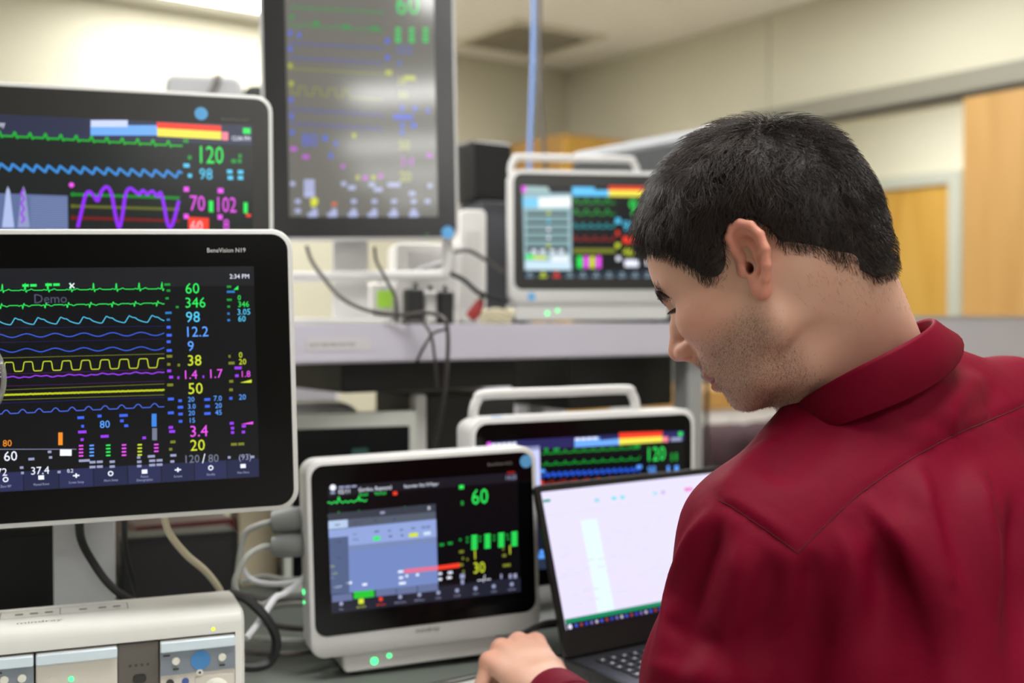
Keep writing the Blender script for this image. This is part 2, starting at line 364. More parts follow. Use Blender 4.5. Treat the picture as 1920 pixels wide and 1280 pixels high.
def dots(g, f, pts, col, h=9, w=None, part='caption'):
    """tiny captions, each an (x, y, width) dash run in zoom pixels"""
    for x, y, wd in pts:
        p = f(x, y); u, v = g.uv(*p); u2, v2 = g.uv(*f(x + wd, y)); hh = abs(g.uv(*f(x, y - h))[1] - v)
        wdt = abs(u2 - u); n = max(1, int(wdt / (hh * 2.6)))
        for k in range(n): g.rect(u + wdt * k / n, v, u + wdt * (k + 0.82) / n, v + hh, col, part, 2)
def sticker(root, M, x, z, y, r=0.0085, name='sticker'):
    MB().cyl((x, y, z), (0, -1, 0), r, 0.0005, 24).build(name, m_blue_dot, root, M)
# ---------------------------------------------------------------- the large monitor at the front left
s_blk = E((15, 16, 20), 1.0)
q1 = [-0.4761, 1.1966, -0.0631, 16.4582, 0.0089, 1.2466]
root, M, sc, ext = monitor('patient_monitor', 'wide black-fronted monitor reading Demo, standing low at the front left', q1, .409, .230, (.037, .037, .035, .033), .0055, scr_mat=s_blk)
g = Gfx(M, -0.0048); f = zoomer(0, 420, 2.207); W, H = .409, .230
T = lambda t, x, y, h, c, sx=0.94, part='readout', al='l': g.ptext(t, *f(x, y), h / 2.207, c, part, sx, al)
g.rect(-W / 2, H / 2 - .021, W / 2, H / 2, E((30, 31, 36), 1), 'header')
for t, x, y, h, c in (('60', 768, 288, 46, GRN), ('346', 768, 346, 44, GRN), ('98', 770, 406, 46, CYN), ('12.2', 775, 466, 44, LBL), ('9', 777, 525, 44, LBL), ('38', 778, 585, 46, YEL), ('1.4', 766, 640, 38, MAG), ('1.7', 870, 636, 38, MAG), ('50', 780, 702, 48, YEL), ('3.4', 788, 878, 48, MAG), ('20', 788, 936, 48, YEL), ('0', 983, 315, 22, GRN), ('346', 985, 343, 24, GRN), ('3.05', 982, 375, 25, CYN), ('60', 985, 403, 25, CYN), ('0', 988, 552, 24, YEL), ('20', 988, 580, 24, YEL), ('1.8', 1000, 632, 27, MAG), ('20', 988, 725, 23, LBL), ('20', 778, 734, 21, LBL), ('3.0', 778, 763, 21, LBL), ('20', 780, 790, 21, LBL), ('15', 786, 820, 21, LBL), ('7.0', 884, 730, 22, LBL), ('20', 890, 760, 22, LBL), ('45', 890, 788, 22, LBL), ('80', 415, 842, 32, LBL), ('80', 15, 918, 28, ORG), ('60', 20, 978, 42, WHT), ('37.4', 132, 1034, 33, WHT), ('72', -10, 1040, 33, WHT), ('0.2', 280, 1026, 16, WHT)):
    T(t, x, y, h, c)
T('120', 768, 986, 34, GRY); T('/', 836, 986, 40, WHT); T('80', 862, 983, 34, GRY); T('(93)', 988, 974, 25, TXG)
T('2:34 PM', 950, 226, 19, WHT); T('Demo', 145, 328, 40, E((88, 92, 120), 0.8)); T('\u00d7', 288, 275, 40, WHT)
dots(g, f, [(680, 255, 30), (690, 280, 18), (685, 312, 16), (728, 348, 14), (938, 264, 22), (938, 318, 25), (940, 346, 14)], DGR); dots(g, f, [(95, 260, 65), (190, 257, 65)], GRN, 11)
dots(g, f, [(684, 372, 32), (690, 400, 16), (938, 285, 40), (940, 375, 12), (940, 402, 14)], E((40, 120, 190))); dots(g, f, [(690, 432, 20), (690, 465, 26), (690, 492, 20), (690, 528, 26), (695, 728, 30), (695, 785, 30), (738, 735, 18), (735, 762, 28), (738, 790, 22), (740, 820, 18), (845, 730, 30), (848, 758, 24), (845, 788, 32), (948, 725, 16), (322, 805, 34), (405, 798, 20), (338, 840, 14), (495, 796, 42), (498, 818, 18), (515, 838, 20)], BLU, 11)
dots(g, f, [(690, 552, 28), (692, 585, 16), (735, 588, 12), (945, 552, 10), (945, 580, 30), (692, 670, 30), (948, 655, 20), (948, 690, 18), (955, 915, 60), (705, 905, 26), (700, 935, 16)], DYE, 11)
dots(g, f, [(692, 612, 20), (700, 638, 20), (734, 640, 10), (838, 636, 8), (970, 600, 36), (972, 632, 18), (698, 845, 22), (700, 862, 30), (950, 828, 20), (955, 848, 16), (955, 866, 16), (1000, 840, 20), (1000, 864, 16), (325, 864, 42), (335, 895, 16), (418, 882, 40), (590, 888, 18)], PUR, 11)
for k, (x, c, rows) in enumerate(((328, MAG, 4), (372, LBL, 4), (440, GRN, 4), (505, MAG, 4), (570, YEL, 4), (638, MAG, 3))):
    dots(g, f, [(x, 918 + 14 * r - k, 22) for r in range(rows)], c, 6)
dots(g, f, [(328, 982, 55), (372, 988, 60), (372, 1008, 60), (455, 986, 26), (455, 1006, 26), (568, 968, 16), (568, 986, 22), (568, 1004, 22), (612, 964, 36), (618, 982, 60), (618, 1000, 60), (705, 960, 30), (705, 985, 20), (200, 945, 18), (205, 968, 16), (120, 975, 30), (85, 1010, 18), (90, 1032, 14), (240, 1028, 16), (942, 968, 14), (1035, 966, 20)], TXG, 10)
g.prect(*f(628, 783), *f(648, 836), E((60, 130, 220)), 'bar_graph', 1); g.prect(*f(630, 842), *f(650, 892), GRY, 'bar_graph', 1); g.prect(*f(243, 860), *f(261, 912), ORG, 'bar_graph', 1); g.prect(*f(250, 930), *f(298, 956), WHT, 'bar_graph', 1)
for x0, y0, x1, y1, c in ((992, 655, 1040, 642, YEL), (996, 826, 1046, 815, MAG), (965, 272, 985, 255, GRN)):
    a, b, c2 = g.uv(*f(x0, y0)), g.uv(*f(x1, y0)), g.uv(*f(x1, y1)); g.mb('bar_graph', c).add([(p[0], g.y - .0002, p[1]) for p in (a, b, c2)], [(0, 1, 2)])
g.prect(*f(-60, 928), *f(318, 930), TXG, 'bar_graph', 1)
# traces: sampled in zoom pixels along gently rising baselines
def trace(fn, y0, y1, x0=-560, x1=680, w=.0008, c=GRN, n=420, xr=(0, 680)):
    pts = []
    for i in range(n):
        x = x0 + (x1 - x0) * i / (n - 1); y = y0 + (y1 - y0) * (x - xr[0]) / (xr[1] - xr[0]) - fn(x); pts.append(f(x, y))
    u = [g.uv(*p) for p in pts]; u = [p for p in u if p[0] > -W / 2 + .004]; g.line(u, w, c)
def saw(x, per, ph): return ((x - ph) / per) % 1.0
def ecg(x, per=94, ph=12, a=32):
    t = saw(x + 20, per, ph); d = (t - .213) * per
    return a * max(0, 1 - abs(d) / 3) - 10 * max(0, 1 - abs(d - 5) / 3) + 5 * math.exp(-((d - 26) / 7) ** 2) + 3 * math.exp(-((d + 15) / 5) ** 2)
trace(lambda x: ecg(x), 276, 268, n=900); trace(lambda x: -ecg(x, 92, 5, 16) * 1.0, 338, 326, n=900)
trace(lambda x: (lambda t: 28 * ((t / .18) if t < .18 else max(0, 1 - (t - .18) / .75) ** 1.4) + (4 * math.exp(-((t - .45) / .08) ** 2)))(saw(x, 94, 48)), 417, 404, c=CYN)
trace(lambda x: 7 * math.sin(x / 118 * 6.283 - 4.4), 462, 453, c=BLU); trace(lambda x: 7 * math.sin(x / 118 * 6.283 - 4.4), 523, 513, c=BLU)
trace(lambda x: 38 * (1 / (1 + math.exp(-(abs(((x - 40) / 79) % 1.0 - .5) - .25) * 60))) , 610, 592, c=YEL, n=700)
trace(lambda x: 2.5 * math.sin(x / 21) + 2 * math.sin(x / 7.3), 634, 612, w=.0011, c=PUR)
trace(lambda x: 2.5 * mnoise.noise(Vector((x / 6, 0, 0))), 706, 685, w=.0019, c=E((186, 198, 30))); trace(lambda x: 15 * max(0, math.sin(x / 68 * 6.283 - 1.0)) - 4, 780, 750, w=.0009, c=E((74, 104, 220)))
for y0, y1, c in ((430, 422, E((40, 40, 110), .7)), (490, 475, E((40, 40, 110), .7)), (555, 536, DYE), (622, 600, E((90, 40, 110), .7)), (672, 648, E((90, 40, 110), .7)), (688, 660, DYE), (728, 705, DYE), (742, 715, E((40, 40, 130), .7))):
    g.line([g.uv(*f(-60, y0)), g.uv(*f(680, y1))], .0005, c, 'grid_line', 1)
g.rect(-W / 2, -H / 2, W / 2, -H / 2 + .0205, NAV, 'menu_bar')
names = ['Main Menu', 'Standby', 'Screens', 'Patient\nDemographics', 'Alarm Setup', 'Screen Setup', 'Manual Event', 'Zero IBP', 'Stop All', 'NIBP Measure', 'NIBP STAT', 'Review']
bw = W / 12
for k, nme in enumerate(names):
    xc = W / 2 - bw * (k + .5)
    g.rect(xc - bw * .48, -H / 2 + .0008, xc + bw * .48, -H / 2 + .0200, NAV2 if k % 2 else E((34, 38, 70)), 'menu_bar', 1)
    for i, ln in enumerate(nme.split('\n')): g.text(ln, xc, -H / 2 + .0048 - .0036 * i + (.0018 if '\n' in nme else 0), .0026, TXG, 'menu_bar', .8, 'c', 3)
    if k % 3 == 0: g.rect(xc - .0028, -H / 2 + .0108, xc + .0028, -H / 2 + .0152, WHT, 'menu_bar', 3)
    elif k % 3 == 1: g.disc(xc, -H / 2 + .013, .0028, WHT, 'menu_bar', 3); g.disc(xc, -H / 2 + .013, .0016, NAV2, 'menu_bar', 4)
    else: g.rect(xc - .0032, -H / 2 + .0122, xc + .0032, -H / 2 + .0136, WHT, 'menu_bar', 3); g.rect(xc - .0008, -H / 2 + .0105, xc + .0008, -H / 2 + .0152, WHT, 'menu_bar', 3)
g.build(sc)
m_print = mat('print_white', (206, 206, 206), 0.5, var=0)
gl = Gfx(M, -0.0044); gl.ptext('BeneVision N19', *f(857, 118), 19 / 2.207, m_print, 'lettering', 0.92); gl.build(root)
# stand column and base
m_alu = mat('stand_silver', (188, 190, 194), 0.4, 0.15, var=0.02)
cx = (at(159, 1060, 1.40)); R1 = Matrix.Translation((0, 0, 0))
MC = frame((cx.x, cx.y, ZB + 0.0037), q1[3])
MB().slab(-.035, .035, -.0, .37, .004, [(-.012, .001), (-.011, 0), (.018, 0), (.019, .001)], n=3).build('stand_column', m_alu, root, MC)
MB().slab(-.15, .15, -.02, .12, .02, [(0, 0), (-.008, 0), (-.011, .003)], M=Matrix.Rotation(-math.pi / 2, 4, 'X')).build('stand_foot', m_alu, root, MC)
MB().box(-.05, .05, -.16, -.0125, .27, .36).build('mount_block', m_alu, root, MC, bevel=.003)

# ---------------------------------------------------------------- monitor behind, upper left
q2 = [-0.5455, 1.4904, 0.1426, 17.1047, 0, 0.2436]
root, M, sc, ext = monitor('patient_monitor', 'wide monitor with a blue sticker dot and purple curve at the upper left', q2, .409, .230, (.03, .022, .036, .033), .0055, scr_mat=E((32, 36, 35), 1), glass=mat('bezel_grey_glass', (30, 29, 26), 0.3, var=0))
g = Gfx(M, -0.0048); f = zoomer(0, 160, 3.692)
T = lambda t, x, y, h, c, sx=0.8, part='readout', al='l': g.ptext(t, *f(x, y), h / 3.692, c, part, sx, al)
g.rect(-W / 2, H / 2 - .027, W / 2, H / 2, E((50, 54, 78), 1), 'header')
g.prect(*f(628, 280), *f(1088, 350), SKY, 'alarm_bar', 1); g.prect(*f(630, 245), *f(885, 292), E((200, 210, 250)), 'alarm_bar', 2)
def quad(g, f, P, c, part='alarm_bar', lv=2): g.mb(part, c).add([(*(lambda u: (u[0], g.y - .00012 * lv, u[1]))(g.uv(*f(*p))),) for p in P], [tuple(range(len(P)))])
quad(g, f, [(1085, 258), (1530, 283), (1530, 325), (1085, 300)], RED); quad(g, f, [(1088, 298), (1530, 322), (1530, 380), (1088, 356)], LYE); quad(g, f, [(1535, 325), (1578, 328), (1578, 385), (1535, 382)], PINK)
quad(g, f, [(1680, 298), (1732, 301), (1732, 340), (1680, 337)], GRN); T('12:04 PM', 1605, 385, 34, WHT, .75)
T('120', 1385, 540, 125, GRN, .72); T('98', 1380, 652, 80, CYN, .85); T('70', 1315, 868, 110, MAG, .72); T('102', 1505, 878, 110, MAG, .66); T('8', 1545, 1000, 76, MAG, .85)
quad(g, f, [(1302, 912), (1445, 920), (1445, 1010), (1302, 1005)], RED); T('60', 1320, 1005, 70, WHT, .9)
dots(g, f, [(1270, 400, 40), (1300, 515, 30), (1600, 540, 40), (1645, 540, 30), (1650, 505, 25)], DGR, 26); dots(g, f, [(1270, 570, 50), (1300, 640, 34), (1570, 612, 45), (1575, 655, 45), (1645, 615, 45), (1645, 655, 45)], CYN, 26)
dots(g, f, [(1272, 738, 44), (1506, 748, 48), (1272, 925, 40), (1506, 930, 40)], MAG, 34); quad(g, f, [(1445, 800), (1475, 802), (1475, 880), (1445, 878)], GRN); quad(g, f, [(1685, 812), (1712, 814), (1712, 888), (1685, 886)], GRN); dots(g, f, [(1702, 912, 40)], RED, 20)
T('ay', 0, 288, 38, WHT)
def trace2(fn, y0, y1, w, c, n=500, x0=-120, x1=1260):
    u = [g.uv(*f(x0 + (x1 - x0) * i / (n - 1), y0 + (y1 - y0) * (x0 + (x1 - x0) * i / (n - 1)) / 1250 - fn(x0 + (x1 - x0) * i / (n - 1)))) for i in range(n)]
    g.line([p for p in u if p[0] > -W / 2 + .003], w, c)
trace2(lambda x: (lambda d: 34 * max(0, 1 - abs(d) / 14) - 10 * max(0, 1 - abs(d - 18) / 9))(saw(x, 106, 52) * 106 - 53), 352, 422, .0022, E((30, 176, 50)))
trace2(lambda x: (lambda t: 46 * ((t / .25) if t < .25 else 1 - (t - .25) / .75))(saw(x, 82, 70)), 590, 642, .0032, E((60, 136, 210)))
pk = [(540, 985), (565, 880), (595, 760), (625, 740), (655, 775), (678, 800), (705, 735), (742, 705), (775, 760), (800, 900), (826, 985), (848, 900), (870, 760), (900, 715), (940, 740), (965, 755), (990, 730), (1020, 755), (1055, 735), (1090, 770), (1112, 745), (1135, 830), (1155, 940), (1178, 985), (1205, 930), (1225, 850), (1238, 800)]
g.line([g.uv(*f(p.x, p.y)) for p in catmull([(a, b, 0) for a, b in pk], 8)], .0042, E((140, 40, 235), 1.2), 'waveform', 3)
for y0, y1, c in ((757, 782, E((20, 130, 40))), (838, 860, E((92, 98, 34))), (918, 940, E((110, 24, 24)))):
    quad(g, f, [(510, y0 - 10), (1245, y1 - 10), (1240, y1 + 10), (510, y0 + 10)], c, 'grid_line', 1); g.disc(*g.uv(*f(506, y0)), .0028, c, 'grid_line', 2)
g.disc(*g.uv(*f(497, 692)), .0032, MAG, 'icon', 2)
quad(g, f, [(-130, 745), (470, 765), (480, 1400), (-130, 1400)], E((92, 108, 150)), 'trend_panel', 0)
for k in range(26): quad(g, f, [(215, 775 + k * 14), (470, 783 + k * 14), (470, 787 + k * 14), (215, 779 + k * 14)], E((126, 140, 180)), 'trend_panel', 1)
for x, c in ((58, E((170, 184, 225))), (165, E((140, 150, 190)))): quad(g, f, [(x - 40, 985), (x - 12, 735), (x, 700), (x + 14, 735), (x + 44, 985)], c, 'trend_panel', 2)
g.line([g.uv(*f(160 + 9 * math.sin(y * .09), y)) for y in range(720, 960, 6)], .0026, E((150, 70, 220)), 'trend_panel', 3)
g.rect(-W / 2, -H / 2, W / 2, -H / 2 + .0205, NAV, 'menu_bar', 1)
g.build(sc)
sticker(root, M, *Gfx(M).uv(377, 214), -0.0042, .0085)
gl = Gfx(M, -0.0044); gl.ptext('BeneVision N17', *f(1532, 246), 22 / 3.692, mat('print_grey', (100, 98, 92), 0.5, var=0), 'lettering', 0.95); gl.build(root)
cq = M @ Vector((-.02, .10, 0)); MC = frame((cq.x, cq.y, ZB + 0.0037), q2[3])
MB().slab(-.03, .03, 0, .62, .004, [(-.012, .001), (-.011, 0), (.018, 0), (.019, .001)], n=3).build('stand_column', m_alu, root, MC)
MB().slab(-.13, .13, -.04, .06, .02, [(0, 0), (-.008, 0), (-.011, .003)], M=Matrix.Rotation(-math.pi / 2, 4, 'X')).build('stand_foot', m_alu, root, MC)
MB().box(-.05, .05, -.075, -.0125, .55, .64).build('mount_block', m_alu, root, MC)

# ---------------------------------------------------------------- upright monitor on the shelf
q3 = [-0.2731, 2.0938, 0.4221, 10.7668, 0, 1.0]
s3 = mat('hazed_screen', (40, 41, 40), 0.09, var=0, spec=0.9, emit=(112, 110, 104), es=0.9)  # grey emission: LCD backlight plus the milky reflected veil put into the colour
W3, H3 = .268, .476
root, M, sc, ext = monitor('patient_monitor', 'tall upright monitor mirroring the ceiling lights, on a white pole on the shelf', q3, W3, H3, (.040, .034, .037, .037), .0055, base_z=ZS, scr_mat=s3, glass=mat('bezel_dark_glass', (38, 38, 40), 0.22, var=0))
g = Gfx(M, -0.0048); f = zoomer(480, 0, 2.7225)
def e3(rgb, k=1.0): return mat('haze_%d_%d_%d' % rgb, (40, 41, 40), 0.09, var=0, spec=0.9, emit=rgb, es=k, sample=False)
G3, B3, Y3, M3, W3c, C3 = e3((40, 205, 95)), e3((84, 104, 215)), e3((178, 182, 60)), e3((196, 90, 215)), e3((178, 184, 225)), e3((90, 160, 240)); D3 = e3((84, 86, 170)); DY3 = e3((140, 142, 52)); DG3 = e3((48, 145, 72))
T = lambda t, x, y, h, c, sx=0.85, part='readout', al='l': g.ptext(t, *f(x, y), h / 2.7225, c, part, sx, al)
T('60', 715, 75, 110, G3); T('12.2', 722, 275, 42, B3); T('9', 722, 346, 38, B3); T('38', 722, 432, 40, Y3); T('50', 730, 505, 40, Y3); T('50', 730, 765, 50, Y3); T('3.4', 738, 848, 50, M3); T('20', 732, 928, 55, Y3); T('80', 236, 748, 70, B3)
for x in (710, 780, 850): dots(g, f, [(x, y, 34) for y in (158, 180, 202, 220)], G3, 14)
for (y0, amp, per, c, fn) in ((40, 10, 45, DG3, 0), (132, 14, 150, DG3, 0), (222, 8, 50, D3, 1), (297, 8, 50, D3, 1), (352, 2, 40, DY3, 1), (482, 40, 75, DY3, 2), (560, 16, 48, D3, 1), (632, 16, 48, D3, 1)):
    u = []
    for i in range(300):
        x = 170 + 480 * i / 299; t = saw(x, per, 30)
        dy = (amp * max(0, 1 - abs(t - .5) * 10)) if fn == 0 else amp * .5 * math.sin(6.283 * t) if fn == 1 else amp * (1 if t > .5 else 0) * (1 if i < 190 else .0)
        u.append(g.uv(*f(x, y0 + .06 * (x - 170) - dy)))
    g.line(u, .0022, c)
dots(g, f, [(170, 100, 30), (290, 130, 40), (440, 150, 50), (585, 158, 50)], DG3, 20); dots(g, f, [(165, 185, 24), (165, 265, 24), (170, 525, 24), (172, 608, 24), (176, 690, 24), (212, 195, 20), (660, 225, 26), (660, 310, 26), (400, 748, 20), (735, 568, 24), (800, 570, 24), (868, 580, 20), (700, 612, 120), (735, 655, 24), (790, 655, 34), (735, 690, 22), (340, 720, 30), (372, 810, 24)], B3, 26)
dots(g, f, [(165, 350, 24), (170, 440, 26), (660, 385, 40), (755, 412, 70), (490, 705, 24), (590, 920, 24), (510, 920, 22)], Y3, 24); dots(g, f, [(176, 772, 40), (238, 812, 40), (435, 860, 20), (545, 920, 28), (625, 910, 26), (870, 805, 34)], M3, 20)
dots(g, f, [(245, y, 66) for y in (940, 965, 990, 1008)] + [(175, 950, 30), (435, 950, 30), (470, 970, 46), (575, 955, 40), (600, 980, 55), (670, 955, 80), (780, 1000, 40), (875, 960, 28)] + [(x, 1108, 60) for x in (265, 365, 470, 570, 675, 780)] + [(x, 1040, 34) for x in (200, 485, 590, 690, 790, 860)] + [(x, 1088, 34) for x in (200, 285, 385, 485, 590, 690, 790)], W3c, 22)
g.disc(*g.uv(*f(297, 1028)), .007, e3((220, 225, 60))); dots(g, f, [(280, 1055, 34)], e3((220, 225, 60)), 12); dots(g, f, [(385, 1050, 34)], e3((225, 110, 70)), 16)
g.build(sc)
sticker(root, M, *Gfx(M).uv(839, 436), -0.0042, .0118)
MB().cyl((*(lambda u: (u[0], -.0042, u[1]))(Gfx(M).uv(800, 440)),), (0, -1, 0), .003, .0006, 12).build('power_light', mat('led_dim', (14, 60, 30), .4, var=0, emit=(20, 110, 50), es=.5), root, M)
x0, x1, z0, z1 = ext
hp = [(x0 + .02, .03, z0 + .01), (x0 + .02, .03, z0 - .045), (x0 + .024, .03, z0 - .058), (x0 + .036, .03, z0 - .064), (0, .03, z0 - .064), (x1 - .036, .03, z0 - .064), (x1 - .024, .03, z0 - .058), (x1 - .018, .03, z0 - .045), (x1 - .018, .03, z0 + .01)]
MB().tube(catmull(hp, 6), .0095, 12).build('handle', m_case, root, M)
pc = at(657, 600, 2.16); MC = frame((pc.x, pc.y, ZS), q3[3])
MB().slab(-.033, .033, 0.0105, .3, .006, [(-.014, .002), (-.012, 0), (.020, 0), (.022, .002)], n=4).build('pole', m_case, root, MC)
MB().slab(-.135, .07, -.12, .11, .03, [(-0.0012, 0), (-.008, 0), (-.012, .004)], M=Matrix.Rotation(-math.pi / 2, 4, 'X')).build('foot', m_case, root, MC)

# ---------------------------------------------------------------- monitors with a chin and a carrying handle
def handle_bar(root, M, xa, xb, zt, rise=.033, r=.0068):
    y = .03
    p = [(xa, y, zt - .006), (xa + .001, y, zt + rise * .35), (xa + .008, y, zt + rise * .8), (xa + .022, y, zt + rise), ((xa + xb) / 2, y, zt + rise), (xb - .022, y, zt + rise), (xb - .008, y, zt + rise * .8), (xb - .001, y, zt + rise * .35), (xb, y, zt - .006)]
    MB().tube(catmull(p, 6), r, 12).build('carry_handle', m_case, root, M)
def base_block(root, M, q, x0, x1, z_low, z_top, y0=.004, y1=.13, z_rest=ZB):
    b = MB().slab(x0, x1, z_low, z_top, .008, [(y0, .002), (y0 + .002, 0), (y1 - .01, 0), (y1, .006)], n=4).build('base', m_case, root, M)
    for x in (x0 + .02, x1 - .02):
        for y in (y0 + .02, y1 - .02): MB().cyl((x, y, z_low - .006), (0, 0, 1), .008, .0062, 12).build('rubber_foot', mat('rubber_black', (16, 16, 17), .7), root, M)
# on the shelf
q4 = [0.1915, 2.4466, 0.1814, 10.0885, 0, 0.3]
W4, H4 = .344, .194
root, M, sc, ext = monitor('patient_monitor', 'monitor with carrying handle standing on the grey shelf, showing 90', q4, W4, H4, (.019, .019, .026, .024), .008, chin=.022, depth=.07, base_z=ZS, scr_mat=E((24, 26, 27), 1), glass=mat('bezel_grey_glass', (30, 29, 26)))
g = Gfx(M, -0.0048); f = zoomer(930, 200, 3.0486)
T = lambda t, x, y, h, c, sx=0.85, part='readout', al='l': g.ptext(t, *f(x, y), h / 3.0486, c, part, sx, al)
quad(g, f, [(145, 455), (290, 460), (310, 492), (145, 492)], E((160, 190, 190)), 'header', 1); quad(g, f, [(145, 455), (170, 455), (170, 490), (145, 490)], MAG, 'header', 2)
quad(g, f, [(432, 460), (560, 462), (560, 480), (640, 478), (640, 512), (432, 510)], E((96, 196, 250)), 'alarm_bar', 1); quad(g, f, [(640, 455), (848, 458), (848, 480), (640, 478)], RED); quad(g, f, [(640, 478), (848, 480), (848, 515), (640, 513)], LYE); quad(g, f, [(848, 478), (878, 478), (878, 512), (848, 512)], PINK); quad(g, f, [(882, 484), (925, 485), (925, 512), (882, 510)], E((150, 200, 200)))
quad(g, f, [(150, 495), (428, 495), (430, 935), (160, 935)], E((150, 182, 190)), 'popup', 0); quad(g, f, [(240, 520), (425, 515), (425, 575), (240, 578)], E((240, 246, 246)), 'popup', 1); quad(g, f, [(150, 520), (238, 522), (238, 578), (150, 575)], E((120, 200, 236)), 'popup', 1)
for k in range(5):
    y = 590 + k * 47; quad(g, f, [(170, y), (410, y), (410, y + 42), (170, y + 42)], E((118, 148, 150)), 'popup', 1); quad(g, f, [(170, y + 22), (412, y + 22), (412, y + 34), (170, y + 34)], E((36, 44, 44)), 'popup', 2)
    g.disc(*g.uv(*f(298, y + 18)), .0034, (YEL, CYN, WHT, WHT, YEL)[k], 'popup', 3)
quad(g, f, [(180, 808), (410, 808), (410, 838), (180, 838)], E((60, 76, 80)), 'popup', 1); dots(g, f, [(200, 835, 36), (250, 835, 36), (305, 835, 36), (355, 835, 36)], WHT, 18)
quad(g, f, [(170, 845), (210, 845), (210, 872), (170, 872)], GRN, 'popup', 2); quad(g, f, [(210, 852), (285, 852), (285, 872), (210, 872)], YEL, 'popup', 2); quad(g, f, [(310, 850), (415, 850), (415, 890), (310, 890)], E((225, 235, 240)), 'popup', 2); quad(g, f, [(165, 880), (425, 890), (425, 930), (165, 930)], E((200, 225, 240)), 'popup', 1)
T('90', 758, 620, 95, GRN, .9); T('98', 722, 710, 60, CYN, 1.0); T('46', 722, 852, 48, YEL, 1.0); quad(g, f, [(722, 742), (840, 742), (840, 780), (722, 780)], RED, 'readout', 2); dots(g, f, [(732, 915, 96), (850, 905, 40), (850, 875, 40)], WHT, 40)
for y0, c, a, per in ((552, DGR, 30, 60), (615, DGR, 30, 60), (690, E((40, 150, 160)), 22, 45), (762, E((150, 36, 34)), 20, 55)):
    g.line([g.uv(*f(438 + 240 * i / 160, y0 - a * max(0, math.sin(6.283 * i * 1.5 / per)) ** 3)) for i in range(161)], .0026, c)
quad(g, f, [(438, 812), (680, 812), (680, 836), (438, 836)], DYE, 'waveform', 1)
for x, c in ((475, GRN), (512, MAG), (547, YEL), (583, MAG)): quad(g, f, [(x - 14, 855), (x + 14, 855), (x + 14, 922), (x - 14, 922)], c, 'readout', 1)
dots(g, f, [(680, 668, 34), (805, 700, 24)], CYN, 30); dots(g, f, [(684, 735, 20)], RED, 24); dots(g, f, [(680, 805, 30)], YEL, 24); dots(g, f, [(684, 880, 30)], WHT, 24)
g.rect(-W4 / 2, -H4 / 2, W4 / 2, -H4 / 2 + .017, E((40, 50, 60)), 'menu_bar')
for k in range(12):
    xc = -W4 / 2 + W4 / 12 * (k + .5); c = YEL if k == 1 else RED if k == 2 else E((130, 150, 165)); g.disc(xc, -H4 / 2 + .0105, .0034, c, 'menu_bar', 2); g.rect(xc - .008, -H4 / 2 + .002, xc + .008, -H4 / 2 + .0055, c, 'menu_bar', 2)
g.build(sc)
x0, x1, z0, z1 = ext
handle_bar(root, M, x0 + .008, x0 + .285, z1, .030, .0075); base_block(root, M, q4, x0 + .012, x1 - .05, ZS + .0075 - (q4[2] + CAMZ), z0 + .004)
sticker(root, M, *Gfx(M).uv(996, 556), -0.003, .0085)
for px, py, r in ((1027, 587, .004), (1046, 582, .0035)): MB().cyl((*(lambda u: (u[0], .0045, u[1]))(Gfx(M, .004).uv(px, py)),), (0, -1, 0), r, .001, 12).build('power_light', m_ledg, root, M)

# behind the laptop
q5 = [0.1162, 1.737, -0.2755, 26.0775, 0, 0.2844]
root, M, sc, ext = monitor('patient_monitor', 'monitor with white handle half hidden behind the open laptop', q5, W4, H4, (.017, .014, .026, .024), .008, chin=.022, depth=.07, scr_mat=E((12, 12, 16), 1))
g = Gfx(M, -0.0048); f = zoomer(860, 720, 2.286)
T = lambda t, x, y, h, c, sx=0.8, part='readout', al='l': g.ptext(t, *f(x, y), h / 2.286, c, part, sx, al)
g.rect(-W4 / 2, H4 / 2 - .016, W4 / 2, H4 / 2, E((40, 40, 92)), 'header'); dots(g, f, [(135, 262, 110), (135, 274, 90)], WHT, 9); quad(g, f, [(115, 248), (132, 247), (132, 268), (115, 269)], MAG, 'header', 2)
quad(g, f, [(490, 232), (598, 226), (598, 240), (680, 232), (680, 258), (490, 269)], SKY, 'alarm_bar', 1); dots(g, f, [(492, 240, 100)], WHT, 10); quad(g, f, [(680, 207), (866, 200), (866, 222), (680, 232)], RED); quad(g, f, [(680, 232), (866, 222), (866, 246), (680, 258)], LYE); quad(g, f, [(868, 224), (890, 223), (890, 246), (868, 247)], PINK); dots(g, f, [(902, 244, 56)], TXG, 16); dots(g, f, [(935, 220, 20)], GRN, 16)
T('120', 805, 328, 62, GRN, .8); T('98', 803, 388, 40, LBL, .8); dots(g, f, [(886, 382, 12), (918, 382, 20)], LBL, 34); dots(g, f, [(902, 328, 10), (920, 326, 12)], DGR, 34)
quad(g, f, [(115, 275), (340, 262), (345, 440), (115, 450)], E((200, 205, 250)), 'popup', 0)
for y0, c, a, per, fn in ((297, DGR, 14, 40, 0), (345, DGR, 14, 40, 0), (398, E((40, 90, 220)), 20, 26, 1), (430, DRD, 16, 50, 1)):
    g.line([g.uv(*f(350 + 420 * i / 240, y0 - .06 * 420 * i / 240 * 1.0 - (a * max(0, 1 - abs(saw(420 * i / 240, per, 0) - .5) * 8) if fn == 0 else a * saw(420 * i / 240, per, 0)))) for i in range(241)], .0018 if fn == 0 else .0026, c)
dots(g, f, [(345, 378, 22), (755, 360, 28)], LBL, 14); dots(g, f, [(345, 425, 14), (760, 400, 18)], RED, 12); dots(g, f, [(360, 285, 20), (400, 285, 30), (745, 270, 30)], DGR, 12)
g.rect(-W4 / 2, -H4 / 2, W4 / 2, -H4 / 2 + .017, E((40, 50, 70)), 'menu_bar', 1); g.rect(-W4 / 2 + .02, -H4 / 2 + .03, W4 / 2 - .1, 0, E((24, 26, 50)), 'popup', 0)
dots(g, f, [(335, 745, 40), (340, 725, 26)], LBL, 16)
g.build(sc)
